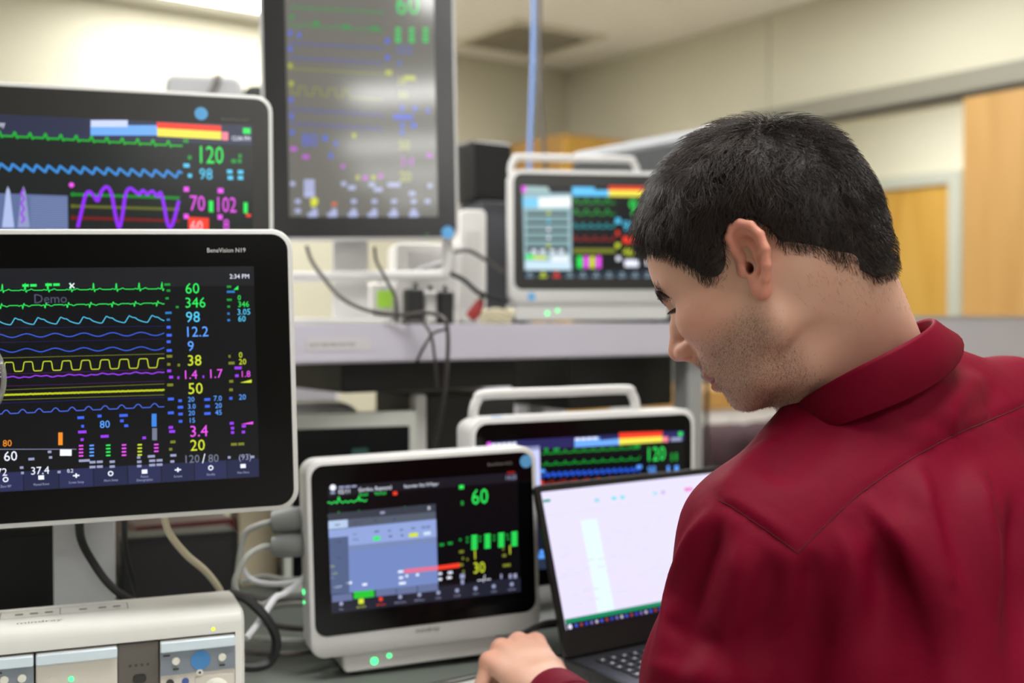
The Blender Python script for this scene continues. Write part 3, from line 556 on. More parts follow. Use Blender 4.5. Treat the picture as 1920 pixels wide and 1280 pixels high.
x0, x1, z0, z1 = ext
handle_bar(root, M, *(lambda G: (G.uv(903, 780)[0], G.uv(1211, 770)[0]))(Gfx(M, .03)), z1, .032, .0075); base_block(root, M, q5, x0 + .03, x1 - .06, ZB + .0098 - (q5[2] + CAMZ), z0 + .004)
MB().cyl((*(lambda u: (u[0], .01, z1 - .0005))(Gfx(M).uv(937, 780)),), (0, 0, 1), .0085, .001, 20).build('sticker', m_blue_dot, root, M)

# front centre
q6 = [-0.1135, 1.5123, -0.2939, 21.2161, 0.9644, 1.2922]
W6, H6 = .261, .163
root, M, sc, ext = monitor('patient_monitor', 'small white monitor with blue sticker dot, in front beside the laptop', q6, W6, H6, (.021, .022, .027, .029), .0065, chin=.022, depth=.075, r=.02, scr_mat=E((8, 8, 11), 1))
g = Gfx(M, -0.0048); f = zoomer(560, 830, 2.8447)
T = lambda t, x, y, h, c, sx=0.8, part='readout', al='l': g.ptext(t, *f(x, y), h / 2.8447, c, part, sx, al)
g.rect(-W6 / 2, H6 / 2 - .013, W6 / 2, H6 / 2, E((24, 24, 32)), 'header')
T('60', 918, 326, 84, GRN, .86); T('1', 932, 616, 52, YEL, .8); T('30', 928, 692, 60, YEL, .85); T('--/--', 948, 742, 40, WHT, .9); T('1', 1118, 590, 50, YEL, .8); T('14:25', 1100, 195, 24, TXG, .9); T('02/11', 208, 270, 24, WHT, .9); T('Gordon, Raymond', 315, 258, 22, WHT, .8); T('Recorder Out Of Paper', 558, 238, 18, WHT, .8)
dots(g, f, [(850, 244, 30)], GRN, 20); dots(g, f, [(860, 330, 16)], DGR, 22)
for k, x in enumerate((915, 985, 1058, 1128)):
    for r in range(5): dots(g, f, [(x, 510 + r * 16 - k * 6 - 8, 38)], GRN, 12)
dots(g, f, [(850, 520, 14), (888, 510, 14), (888, 530, 12), (955, 505, 14), (955, 525, 14), (1030, 500, 14), (1030, 520, 14), (1100, 495, 14), (1105, 515, 12)], DGR, 12)
dots(g, f, [(850, 585, 30), (865, 620, 12), (890, 625, 10), (868, 690, 12), (852, 655, 24), (1080, 570, 10), (1080, 605, 24), (1082, 658, 50)], DYE, 14); dots(g, f, [(1115, 720, 16), (1140, 718, 20), (1070, 720, 10), (855, 720, 30), (860, 750, 18)], TXG, 24)
T('Paced', 320, 282, 18, GRN, .8); T('Normal', 402, 276, 18, GRN, .8); quad(g, f, [(498, 258), (520, 257), (520, 275), (498, 276)], RED, 'icon', 2)
g.disc(*g.uv(*f(178, 236)), .004, WHT); dots(g, f, [(165, 270, 30), (210, 240, 100)], TXG, 10); dots(g, f, [(1105, 165, 50)], DRD, 14)
g.line([g.uv(*f(150 + 210 * i / 150, 318 - 14 * i / 150 - (30 * max(0, 1 - abs(saw(210 * i / 150, 108, 5) - .5) * 14) + 4 * math.sin(i * .3)))) for i in range(151)], .0013, GRN)
g.line([g.uv(*f(150 + 210 * i / 150, 388 - 14 * i / 150 - (22 * max(0, 1 - abs(saw(210 * i / 150, 108, 5) - .5) * 14)))) for i in range(151)], .0012, DGR, 'waveform', 0)
g.line([g.uv(*f(515 + 200 * i / 100, 352 - 14 * i / 100 - (16 * max(0, 1 - abs(saw(200 * i / 100, 80, 5) - .5) * 14)))) for i in range(101)], .0012, DGR, 'waveform', 0)
P1 = E((120, 142, 200), 1); P2 = E((150, 170, 225), 1); P3 = E((88, 96, 112), 1); P0 = E((60, 64, 76), 1)
quad(g, f, [(152, 375), (725, 322), (725, 364), (154, 414)], P0, 'popup', 1); T('\u00d7', 682, 362, 34, WHT); dots(g, f, [(430, 376, 30)], TXG, 12)
quad(g, f, [(154, 414), (725, 364), (738, 745), (168, 805)], P1, 'popup', 1); quad(g, f, [(258, 405), (725, 364), (726, 402), (258, 448)], P3, 'popup', 2); quad(g, f, [(154, 414), (256, 405), (258, 448), (155, 458)], E((175, 195, 225)), 'popup', 2); quad(g, f, [(155, 458), (258, 448), (266, 792), (168, 805)], E((80, 94, 130)), 'popup', 2)
quad(g, f, [(155, 462), (258, 452), (259, 494), (157, 504)], P2, 'popup', 3); quad(g, f, [(258, 452), (727, 405), (730, 500), (262, 552)], P2, 'popup', 2); quad(g, f, [(262, 545), (730, 497), (730, 525), (263, 572)], E((116, 132, 176)), 'popup', 3)
dots(g, f, [(188, 440, 34), (194, 488, 36), (190, 530, 40), (195, 615, 34), (280, 428, 62), (395, 416, 20), (498, 410, 16), (285, 490, 26), (285, 518, 36), (400, 475, 28), (470, 470, 20), (535, 465, 20), (595, 458, 26), (650, 452, 50), (475, 500, 24), (540, 495, 16)], E((60, 66, 96)), 9)
quad(g, f, [(392, 498), (430, 494), (430, 514), (392, 518)], GRN, 'popup', 4); quad(g, f, [(582, 480), (630, 474), (630, 496), (582, 500)], YEL, 'popup', 4); quad(g, f, [(660, 472), (698, 468), (698, 486), (660, 490)], E((200, 220, 240)), 'popup', 4)
quad(g, f, [(558, 670), (736, 652), (736, 674), (558, 692)], E((220, 110, 140)), 'popup', 4); quad(g, f, [(736, 652), (852, 636), (852, 660), (736, 674)], RED, 'alarm_bar', 2)
dots(g, f, [(165, 660, 26), (168, 700, 40)], YEL, 10); dots(g, f, [(165, 725, 26), (182, 772, 54), (248, 750, 38), (335, 758, 30), (525, 690, 34), (530, 722, 26), (570, 690, 40), (565, 712, 16), (620, 706, 20), (740, 700, 22), (740, 730, 22), (790, 695, 30), (785, 722, 30), (530, 752, 44)], WHT, 12)
dots(g, f, [(745, 548, 30), (790, 540, 30)], DGR, 14)
g.rect(-W6 / 2, -H6 / 2, W6 / 2, -H6 / 2 + .0195, E((30, 32, 46)), 'menu_bar', 0)
for k, (x, y, c) in enumerate(((172, 808, E((98, 110, 150))), (288, 790, E((40, 190, 50))), (405, 778, E((98, 110, 150))), (516, 768, E((98, 110, 150))), (628, 757, E((98, 110, 150))))): quad(g, f, [(x, y), (x + 108, y - 11), (x + 110, y + 26), (x + 2, y + 38)], c, 'popup', 3); dots(g, f, [(x + 26, y + 22, 54)], E((40, 44, 66)), 10)
mn = ['Menu', 'Alarm Reset', 'Alarm Pause', 'NIBP Start/Stop', 'NIBP Measure', 'Review', 'Zero IBP', 'Screens', 'Standby', 'Main Menu']
for k, nme in enumerate(mn):
    xc = -W6 / 2 + W6 / 10 * (k + .5); c = YEL if k == 1 else RED if k == 2 else TXG; g.text(nme, xc, -H6 / 2 + .0035, .0024, c, 'menu_bar', .75, 'c', 3)
    if k == 1: g.rect(xc - .0035, -H6 / 2 + .0085, xc + .0035, -H6 / 2 + .0150, YEL, 'menu_bar', 3)
    else: g.disc(xc, -H6 / 2 + .0115, .0026, c, 'menu_bar', 3)
g.build(sc)
x0, x1, z0, z1 = ext
zb = ZB + .0125 - (q6[2] + CAMZ)
base_block(root, M, q6, *(lambda G: (G.uv(645, 1240)[0], G.uv(935, 1210)[0]))(Gfx(M, .0)), zb, z0 + .004, y0=.006)
sticker(root, M, *Gfx(M).uv(984, 864), -0.0042, .0088)
gl = Gfx(M, -0.0044); gl.ptext('BeneVision N12', *f(1003, 122), 17 / 2.8447, mat('print_dim', (128, 126, 124), 0.5, var=0), 'lettering', 0.92); gl.build(root)
gl = Gfx(M, -0.0034); gl.ptext('mindray', *f(622, 1010), 26 / 2.8447, mat('print_dark', (60, 58, 58), 0.5, var=0), 'lettering', 1.15); gl.build(root)
for px, py, r in ((704, 1241, .0048), (732, 1231, .003)): MB().cyl((*(lambda u: (u[0], .0064, u[1]))(Gfx(M, .006).uv(px, py)),), (0, -1, 0), r, .0012, 14).build('power_light', m_ledg, root, M)
for px, py, r in ((572, 1119, .0034), (572, 1139, .002)): MB().cyl((x0 - .0003, .03, Gfx(M).uv(px, py)[1]), (-1, 0, 0), r, .001, 12).build('side_light', m_ledg, root, M)
# ---------------------------------------------------------------- laptop
k = 1.05; ql = [.1807 * k, 1.5238 * k, -.3044 * k, 33.4, 18.0, 0.4]; WL, HL = .31 * k, .174 * k
M = frame((ql[0], ql[1], ql[2] + CAMZ), *ql[3:])
hinge = M @ Vector((0, .004, -HL / 2 - .034))
lap = empty('laptop', frame((hinge.x, hinge.y, ZB + .0036), ql[3]), 'open black laptop with a bright white screen, in front of the man', 'laptop')
m_lb = mat('laptop_black', (26, 26, 27), 0.35, var=0.05, scale=60)
m_ld = mat('laptop_deck', (58, 58, 66), 0.4, 0.5, var=0.03)
xl = WL / 2 + .008
lid = MB().slab(-xl, xl, -HL / 2 - .034, HL / 2 + .010, .008, [(-.0015, .001), (-.0005, 0), (.006, 0), (.007, .0015)], n=4).build('lid', m_lb, lap, M)
sc = MB().slab(-WL / 2, WL / 2, -HL / 2, HL / 2, .001, [(-.0022, 0), (-.0014, 0)], n=1, smooth=False).build('screen', mat('laptop_screen', (20, 20, 22), .3, var=0, emit=(230, 224, 252), es=1.08), lap, M)
g = Gfx(M, -.0024); f = zoomer(860, 720, 2.286)
g.rect(-WL / 2, -HL / 2, WL / 2, -HL / 2 + .0085, E((26, 24, 36)), 'taskbar', 1); g.rect(-WL / 2, -HL / 2 + .0085, WL / 2, -HL / 2 + .0145, E((20, 132, 92)), 'status_bar', 1)
g.rect(-WL / 2, HL / 2 - .032, WL / 2, HL / 2 - .0315, E((214, 212, 236)), 'ribbon', 1); g.rect(-WL / 2, HL / 2 - .042, WL / 2, HL / 2 - .0415, E((220, 220, 240)), 'ribbon', 1)
g.rect(-WL / 2 + .055, -HL / 2 + .0145, -WL / 2 + .083, HL / 2 - .044, E((222, 240, 248)), 'sheet_column', 1)
g.rect(-WL / 2, HL / 2 - .014, -WL / 2 + .012, HL / 2 - .0105, E((30, 150, 120)), 'ribbon', 2)
for x, c in ((.085, (150, 210, 230)), (.115, (120, 220, 225)), (.13, (130, 220, 225)), (.19, (170, 215, 225)), (.205, (200, 180, 220)), (.25, (235, 120, 190)), (.258, (235, 140, 200))): g.rect(-WL / 2 + x, HL / 2 - .022, -WL / 2 + x + .008, HL / 2 - .017, E(c), 'ribbon', 2)
for i in range(60): u = random.random() * .9; v = random.random(); g.rect(-WL / 2 + u * WL, -HL / 2 + .02 + v * .11, -WL / 2 + u * WL + .012, -HL / 2 + .0215 + v * .11, E((216, 214, 238)), 'sheet_cell', 2)
g.disc(-WL / 2 + .006, -HL / 2 + .0042, .0032, E((230, 224, 255)), 'taskbar', 3)
for i in range(22): g.disc(-WL / 2 + .016 + i * .0085, -HL / 2 + .0042, .0022, E(((70, 90, 220), (120, 110, 190), (160, 60, 70), (200, 190, 220), (60, 70, 200))[i * 7 % 5]), 'taskbar', 3)
for part in ('taskbar', 'ribbon', 'sheet_cell'): pass
g.build(sc)
for ch in sc.children:
    if ch.name.split('.')[0] in ('taskbar', 'ribbon', 'sheet_cell'): ch['kind'] = 'stuff'
gl = Gfx(M, -.0018); m_logo = mat('logo_silver', (130, 132, 136), .3, .8, var=0); gl.disc(0, -HL / 2 - .018, .0055, m_logo, 'logo', 1, 24); gl.text('hp', 0, -HL / 2 - .020, .0046, m_lb, 'logo', .9, 'c', 2); gl.build(lap)
MBs = frame((hinge.x, hinge.y, ZB + .0036), ql[3]); zt = hinge.z - ZB - .0036 - .001; D = .232
base = MB().slab(-xl, xl, -D, .008, .010, [(.004, .003), (.006, .0005), (.010, 0), (zt - .001, 0), (zt, .001)], n=4, M=Matrix(((1, 0, 0, 0), (0, 0, 1, 0), (0, 1, 0, 0), (0, 0, 0, 1)))).build('base', [m_lb], lap, MBs)
MB().slab(-xl + .004, xl - .004, -D + .004, -.012, .006, [(zt + .0001, 0), (zt + .0006, .0004)], n=3, M=Matrix(((1, 0, 0, 0), (0, 0, 1, 0), (0, 1, 0, 0), (0, 0, 0, 1)))).build('deck', m_ld, lap, MBs)
MB().tube([(-xl + .03, .001, zt + .003), (xl - .03, .001, zt + .003)], .005, 10).build('hinge_bar', m_lb, lap, MBs)
for x in (-xl + .03, xl - .03):
    for y in (-D + .02, -.01): MB().cyl((x, y, .0002), (0, 0, 1), .008, .0042, 12).build('rubber_foot', mat('rubber_black', (16, 16, 17), .7), lap, MBs)
for y, w in ((-.05, .012), (-.075, .012), (-.1, .007), (-.15, .014)): MB().box(-xl - .0004, -xl + .002, y - w / 2, y + w / 2, zt * .42, zt * .72).build('port', mat('port_dark', (70, 70, 72), .4, .6), lap, MBs)
kb = MB().slab(-.145, .145, -.135, -.03, .003, [(zt + .0005, 0), (zt + .0008, 0)], n=2, M=Matrix(((1, 0, 0, 0), (0, 0, 1, 0), (0, 1, 0, 0), (0, 0, 0, 1)))).build('keyboard', mat('key_well', (20, 20, 24), .6), lap, MBs)
MB().slab(-.055, .05, -D + .012, -.145, .003, [(zt + .0007, 0), (zt + .0009, 0)], n=2, M=Matrix(((1, 0, 0, 0), (0, 0, 1, 0), (0, 1, 0, 0), (0, 0, 0, 1)))).build('touchpad', mat('touchpad_grey', (46, 46, 52), .35), lap, MBs)
m_key = mat('key_black', (30, 31, 38), .45); m_leg = mat('key_legend', (190, 190, 200), .5, var=0)
key0 = MB().slab(-.0075, .0075, -.0072, .0072, .0015, [(0, 0), (.0014, .0002), (.0017, .0008)], n=2, M=Matrix(((1, 0, 0, 0), (0, 0, 1, 0), (0, 1, 0, 0), (0, 0, 0, 1)))); key0.mi = 1; key0.box(-.0018, .0018, -.0018, .0026, .0016, .0018)
kproto = None
for r in range(6):
    for c in range(16):
        if kproto is None: kproto = key0.build('key', [m_key, m_leg]); o = kproto
        else: o = kproto.copy(); COL.objects.link(o)
        o.parent = kb; o.matrix_basis = Matrix.Translation((-.135 + c * .018 + (r % 2) * .002 - .002, -.039 - r * .0172, zt + .0009))

# ---------------------------------------------------------------- module rack, front left
pr = at(459, 1157, 1.26); YR = 21.6
zr = ZB + .0036
MR = frame((pr.x, pr.y, zr), YR); HR = pr.z - zr + .009; LR = .43; DR = .125
m_rack = mat('rack_white', (214, 213, 208), .4, var=.02)
rack = empty('module_rack', MR, 'white plug-in module rack at the bottom left of the bench', 'module rack')
def yslab(x0, x1, prof):    # closed profile (y, z) extruded along x
    return MB().loft([[(x, y, z) for y, z in prof] for x in (x0, x0 + .003, x1 - .003, x1)], True)
prof = [(0, HR - .013), (.002, HR - .006), (.008, HR - .0012), (.016, HR), (DR - .03, HR), (DR - .012, HR - .005), (DR, HR - .02), (DR, .004), (DR - .004, .001), (.0, .001), (0, .012), (.045, .012), (.045, HR - .024), (0, HR - .024)]
hs = MB(); n = len(prof)
hs.loft([[(x, y, z) for y, z in prof] for x in (-LR + .0104, -.0104)], True, False, False)
hs.build('shell', m_rack, rack, MR)
sp = [(0, HR - .013), (.002, HR - .006), (.008, HR - .0012), (.016, HR), (DR - .03, HR), (DR - .012, HR - .005), (DR, HR - .02), (DR, .004), (0, .004)]
for xx, ww in ((-.0105, .0105), (-LR, .0105)):
    e = MB(); o = .0006
    e.loft([[(xx, y, z) for y, z in sp], [(xx + ww - .004, y, z) for y, z in sp], [(xx + ww, .06 + (y - .06) * .93, .07 + (z - .07) * .95) for y, z in sp]], True); e.build('end_cheek', m_rack, rack, MR)
m_brown = mat('rack_panel_taupe', (92, 86, 80), .5)
XP = (-.133, -.091)
MB().box(XP[0], XP[1], .002, .04, .006, HR - .026).build('centre_panel', m_brown, rack, MR, bevel=.001)
MB().slab(-.118, -.104, HR - .069, HR - .060, .004, [(.0008, 0), (.0025, 0)], n=4).build('sensor_window', mat('sensor_dark', (24, 23, 23), .3), rack, MR)
gl = Gfx(MR, .0016); m_ik = mat('ink_taupe', (60, 56, 52), .6, var=0)
for i in range(4): gl.disc(-.1205 + i * .006, HR - .050, .0016, m_ik, 'marking', 1)
gl.disc(-.120, HR - .088, .003, m_ik, 'marking', 1); gl.disc(-.104, HR - .088, .003, m_ik, 'marking', 1); gl.build(rack)
rack.children[-1]['kind'] = 'stuff'
gt = Gfx(MR @ Matrix.Translation((0, .0215, HR)) @ Matrix.Rotation(-math.pi / 2, 4, 'X'), -.0003); m_ink = mat('ink_mid', (110, 108, 102), .5, var=0)
gt.text('mindray', -.232, .001, .0085, m_ink, 'lettering', 1.2); gt.build(rack)
gt = Gfx(MR @ Matrix.Translation((0, .05, HR)) @ Matrix.Rotation(-math.pi / 2, 4, 'X'), -.0003)
for a, b, c, d in ((-.25, .0, -.12, .0008), (-.25, .03, -.12, .0308), (-.25, 0, -.2492, .03), (-.12, 0, -.1192, .03), (-.19, 0, -.1892, .03)): gt.rect(a, b, c, d, m_ink, 'outline', 1)
for x in (-.235, -.22, -.205, -.17, -.15, -.135): gt.rect(x, .012, x + .008, .018, m_ink, 'outline', 1)
gt.build(rack); rack.children[-1]['kind'] = 'stuff'
MB().cyl((-.034, .0005, HR - .0185), (0, -1, 0), .002, .0008, 12).build('status_light', m_ledy, rack, MR)
m_mod = mat('module_white', (206, 200, 190), .45, var=.02); m_band = mat('module_band_grey', (122, 130, 140), .5, var=.02); m_lipb = mat('module_lip_pale', (206, 220, 230), .35); m_btn = mat('button_ivory', (222, 220, 208), .4); m_dk = mat('socket_dark', (50, 46, 44), .5); m_bl2 = mat('sticker_deep_blue', (64, 128, 186), .5)
def module(x0, x1, label, kindm):
    zt = HR - .0262; r = empty('parameter_module', MR @ Matrix.Translation(((x0 + x1) / 2, .02, .012)), label, 'module', 'plug-in modules in the white rack')
    a, b = x0 + .0006, x1 - .0006; w = b - a
    MB().box(a, b, -.001, .043, .0125, zt - .0005).build('body', m_mod, r, MR, bevel=.0008)
    MB().slab(a, b, zt - .0115, zt - .0005, .002, [(-.0065, .001), (-.0055, 0), (-.0012, 0)], n=3).build('lip', m_lipb, r, MR)
    if kindm != 'printer':
        MB().box(a, b, -.0028, -.0012, zt - .037, zt - .012).build('band', m_band, r, MR)
        bx = [(a + .016, zt - .0225), (b - .014, zt - .0235)] if w > .06 else [(a + w * .3, zt - .0235), (a + w * .72, zt - .0235)]
        for x, z in bx: MB().cyl((x, -.0029, z), (0, -1, 0), .0044, .0018, 16, .0038).build('button', m_btn, r, MR)
        gq = Gfx(MR, -.0031)
        for x, z in bx: gq.rect(x - .003, z - .0095, x + .003, z - .0075, m_dk, 'marking', 1)
        gq.rect(a + .003, zt - .0165, a + .010, zt - .0145, m_dk, 'marking', 1); gq.build(r); r.children[-1]['kind'] = 'stuff'
        MB().cyl((a + w * .52, -.0012, zt - .0375), (0, -1, 0), .0036, .0022, 16).build('status_window', m_btn, r, MR)
        MB().cyl((a + w * .52, -.0033, zt - .0375), (0, -1, 0), .0015, .0004, 10).build('status_lens', m_dk, r, MR)
        if w > .06:
            MB().cyl((a + w * .53, -.0029, zt - .024), (0, -1, 0), .0105, .0005, 24).build('sticker', m_bl2, r, MR)
            MB().cyl((a + .010, -.0011, zt - .046), (0, -1, 0), .0042, .0022, 16).build('temperature_socket', m_dk, r, MR)
            MB().cyl((a + .026, -.0011, zt - .046), (0, -1, 0), .0038, .0012, 16).build('blue_socket', mat('socket_blue', (66, 86, 150), .5), r, MR)
            MB().cyl((a + .020, -.0011, zt - .063), (0, -1, 0), .008, .0006, 20).build('blank_cap', m_mod, r, MR)
            MB().slab(a + .036, b - .003, .014, zt - .042, .002, [(-.0022, .0004), (-.0011, 0)], n=2).build('socket_plate', m_mod, r, MR)
            MB().cyl((a + .058, -.0022, zt - .060), (0, -1, 0), .0145, .010, 24, .012).build('oximeter_plug', m_btn, r, MR)
            MB().slab(a + .051, a + .065, zt - .068, zt - .053, .004, [(-.016, .001), (-.012, 0)], n=3).build('plug_grip', m_band, r, MR)
            MB().slab(a + .055, a + .061, zt - .066, zt - .060, .001, [(-.0166, 0), (-.0158, 0)], n=2).build('plug_slot', m_dk, r, MR)
        else:
            gq = Gfx(MR, -.0014); mr = mat('print_red', (190, 48, 44), .5, var=0); gq.disc(a + .013, zt - .052, .003, mr, 'lettering', 1)
            gq.text('Masimo', a + .017, zt - .053, .004, mr, 'lettering', .8); gq.text('SET', a + .017, zt - .0585, .0035, m_dk, 'lettering', .8); gq.build(r)
    else:
        MB().cyl((a + .034, -.0011, zt - .030), (0, -1, 0), .0026, .0012, 14).build('power_light', m_ledg, r, MR)
        MB().cyl((a + .016, -.0011, zt - .029), (0, -1, 0), .0045, .0006, 16).build('button', m_mod, r, MR)
        gq = Gfx(MR, -.0014); gq.rect(a + .013, zt - .042, a + .018, zt - .039, m_dk, 'marking', 1); gq.rect(b - .022, zt - .040, b - .016, zt - .039, m_dk, 'marking', 1); gq.build(r); r.children[-1]['kind'] = 'stuff'
        MB().box(a + .012, b - .016, -.0018, .001, zt - .0545, zt - .0525).build('paper_slot', m_dk, r, MR)
        MB().slab(a + .004, b - .004, .014, zt - .055, .003, [(-.005, .001), (-.004, 0), (-.0011, 0)], n=3).build('paper_door', mat('printer_ivory', (226, 222, 206), .4), r, MR)
        MB().slab(b - .014, b - .004, zt - .075, zt - .050, .002, [(-.007, .001), (-.006, 0), (-.001, 0)], n=2).build('door_latch', m_btn, r, MR)
module(-.0905, -.0105, 'double-width module with a blue sticker dot and round plug, at rack end', 'wide')
module(-.214, -.133, 'printer module with a paper slot and green light in the rack', 'printer')
module(-.256, -.215, 'narrow module with red print beside the printer module', 'narrow')
module(-.298, -.257, 'narrow plug-in module cut off by the left picture edge', 'narrow')
MB().box(-LR + .0105, -.2985, .0005, .04, .0125, HR - .027).build('blank_panel', m_brown, rack, MR)

# ---------------------------------------------------------------- cables
m_cblk = mat('cable_black', (18, 18, 19), .5); m_cgry = mat('cable_grey', (146, 148, 142), .5); m_cbei = mat('cable_beige', (196, 188, 160), .5); m_cdk = mat('cable_dark_grey', (74, 68, 66), .5); m_cblu = mat('cable_blue', (112, 146, 205), .5); m_clt = mat('cable_pale', (196, 196, 200), .5)
def cable(label, pts, r, m, n=10, extra=None):
    P = [at(*p) if len(p) == 3 else Vector(p[:3]) for p in pts]
    P = [Vector((p.x, p.y, max(p.z, ZB + .004 + r))) for p in P]
    o = MB().tube(catmull(P, n), r, 8).build('cable', m); tag(o, label, 'cable', 'loose cables on the bench'); return o
cable('thick black cable hanging in front of the silver stand column', [(148, 965, 1.30), (152, 1010, 1.34), (172, 1050, 1.36), (205, 1095, 1.365), (245, 1125, 1.38), (300, 1150, 1.44)], .0050, m_cblk)
cable('thinner black cable behind the thick black one by the stand', [(232, 965, 1.34), (236, 1030, 1.40), (250, 1090, 1.43), (262, 1130, 1.46)], .0035, m_cblk)
cable('beige cable hanging from the large front monitor', [(306, 960, 1.30), (318, 1000, 1.33), (350, 1040, 1.36), (385, 1070, 1.40), (412, 1105, 1.44), (425, 1140, 1.48)], .0042, m_cbei)
cable('black cable looping on the mat beside the module rack', [(430, 1110, 1.42), (465, 1125, 1.42), (500, 1160, 1.42), (518, 1200, 1.43), (508, 1238, 1.43), (480, 1250, 1.42), (440, 1248, 1.41)], .0062, m_cblk)
# grey plugs with their leads
def plug_cable(label, ppts, cpts, rp):
    r = empty('grey_plug_lead', Matrix.Translation(at(*ppts[0])), label, 'cable', 'grey plug leads')
    P = [at(*p) for p in ppts]; MB().tube([P[0], P[0].lerp(P[1], .06), P[0].lerp(P[1], .6), P[1]], [rp * .9, rp, rp, rp * .85], 12).build('plug', mat('plug_grey', (112, 114, 112), .5), r)
    Q = [at(*p) for p in cpts]; Q = [Vector((p.x, p.y, max(p.z, ZB + .009))) for p in Q]
    MB().tube(catmull([P[1]] + Q, 8), .0042, 8).build('lead', m_cgry, r); return r
plug_cable('grey plug in the monitor side, upper one, with a grey lead', [(572, 972, 1.50), (512, 978, 1.50)], [(485, 985, 1.5), (460, 1000, 1.5), (450, 1040, 1.5), (446, 1080, 1.5)], .017)
plug_cable('grey plug in the monitor side, lower one, with looping lead', [(572, 1020, 1.49), (512, 1024, 1.49)], [(490, 1026, 1.48), (462, 1045, 1.46), (442, 1085, 1.45), (444, 1110, 1.45), (462, 1132, 1.46), (490, 1134, 1.5)], .016)
cable('pale grey cable curving from the loop to the monitor side', [(452, 1060, 1.52), (470, 1085, 1.52), (500, 1094, 1.51), (540, 1093, 1.5), (568, 1088, 1.49)], .0036, m_clt)
cable('pale twisted cable running up to the monitor side lights', [(462, 1196, 1.40), (490, 1160, 1.43), (515, 1122, 1.46), (535, 1112, 1.47), (560, 1092, 1.48), (572, 1080, 1.49)], .0042, m_clt)
cable('short pale cable joining the twisted one on the mat', [(470, 1128, 1.52), (495, 1132, 1.5), (520, 1115, 1.48)], .0035, m_clt)
rng = random.Random(4)
for i, lab in enumerate(('grey cable in the dark tangle under the front monitor', 'dark grey cable in the tangle behind the rack', 'thin grey cable crossing the tangle beside the small monitor', 'dull cable lying flat behind the small monitor', 'grey cable end curling beside the rack end', 'dark cable stretched along the mat behind the rack')):
    x0 = 440 + rng.random() * 60; y0 = 1090 + i * 26
    cable(lab, [(x0, y0, 1.62 - i * .02), (x0 + 40, y0 + 12 * rng.uniform(-1, 1), 1.62 - i * .02), (x0 + 85, y0 + 16 * rng.uniform(-1, 1), 1.6 - i * .02), (x0 + 150, y0 + 10 * rng.uniform(-1, 1), 1.62 - i * .02)], .004 + .001 * rng.random(), (m_cgry, m_cdk)[i % 2])
cable('black cable running over the mat towards the laptop', [(935, 1215, 1.44), (955, 1200, 1.45), (990, 1182, 1.47), (1020, 1168, 1.5), (1050, 1164, 1.53)], .0035, m_cblk)
cable('thin dark cable across the white worktop edge', [(780, 1290, 1.40), (860, 1277, 1.42), (920, 1262, 1.44)], .0018, m_cdk)
# shelf cables
cable('dark cable hanging in a long arc below the upright monitor', [(575, 462, 2.06), (585, 490, 2.04), (610, 525, 2.0), (640, 558, 1.94), (690, 582, 1.90), (750, 590, 1.90), (800, 586, 1.90), (832, 598, 1.88), (840, 630, 1.885), (838, 690, 1.90), (830, 760, 1.93), (815, 840, 1.98)], .0036, m_cdk)
cable('thin black cable with a plug below the upright monitor', [(702, 464, 2.12), (706, 490, 2.1), (722, 520, 2.06), (742, 560, 2.04), (745, 602, 2.03)], .003, m_cblk)
cable('thin dark cable draped over the shelf edge twice', [(755, 605, 1.94), (790, 604, 1.90), (808, 628, 1.89), (815, 670, 1.9), (820, 730, 1.93)], .0026, m_cdk)
cable('short dark cable loop crossing the shelf edge', [(782, 676, 1.92), (795, 650, 1.89), (812, 625, 1.89), (835, 617, 1.9)], .0026, m_cdk)
cable('dark cable rising behind the white ventilated box', [(852, 472, 2.2), (880, 470, 2.22), (915, 490, 2.24), (945, 510, 2.28)], .004, m_cdk)
cable('black cable sagging towards the shelf monitor', [(845, 512, 2.15), (870, 525, 2.16), (900, 550, 2.18), (940, 565, 2.22)], .0046, m_cblk)
cable('white cable bending up behind the handle rail', [(765, 520, 2.2), (790, 505, 2.2), (825, 495, 2.2), (845, 492, 2.2)], .005, m_clt)
cable('blue network cable hanging from the ceiling', [(1003, -480, 3.0), (1002, -200, 3.0), (1001, 20, 3.0), (1000, 110, 2.98), (997, 200, 2.96), (993, 300, 2.94), (990, 420, 2.92), (990, 690, 2.92)], .0062, m_cblu)
cable('grey cable hanging from the ceiling beside the blue one', [(1010, -472, 3.05), (1011, -200, 3.05), (1012, 60, 3.05), (1013, 180, 3.02), (1018, 250, 3.0), (1024, 320, 2.98), (1030, 420, 2.97), (1030, 690, 2.97)], .0050, m_cdk)
cable('dark cord dangling behind the bench beside the shelf post', [(1322, 640, 3.0), (1326, 720, 3.0), (1325, 800, 3.0), (1333, 900, 3.0), (1340, 1000, 3.0)], .0055, m_cdk)

# ---------------------------------------------------------------- things on and under the shelf
def face_frame(px0, px1, Y, z0, yaw):
    a = at(px0, 600, Y); dr = Vector((math.cos(math.radians(yaw)), math.sin(math.radians(yaw)), 0)); t1 = (px1 - 960) / FPX
    w = (t1 * a.y - a.x) / (dr.x - t1 * dr.y); return frame((a.x, a.y, z0), yaw), w
def hgt(py, px, Y, z0): return at(px, py, Y).z - z0
m_slate = mat('slate_plastic', (62, 62, 68), .5); m_black = mat('matte_black', (16, 16, 17), .5); m_pale = mat('pale_plastic', (208, 206, 204), .4, var=.02); m_lav = mat('pale_lavender_plastic', (212, 208, 218), .4)
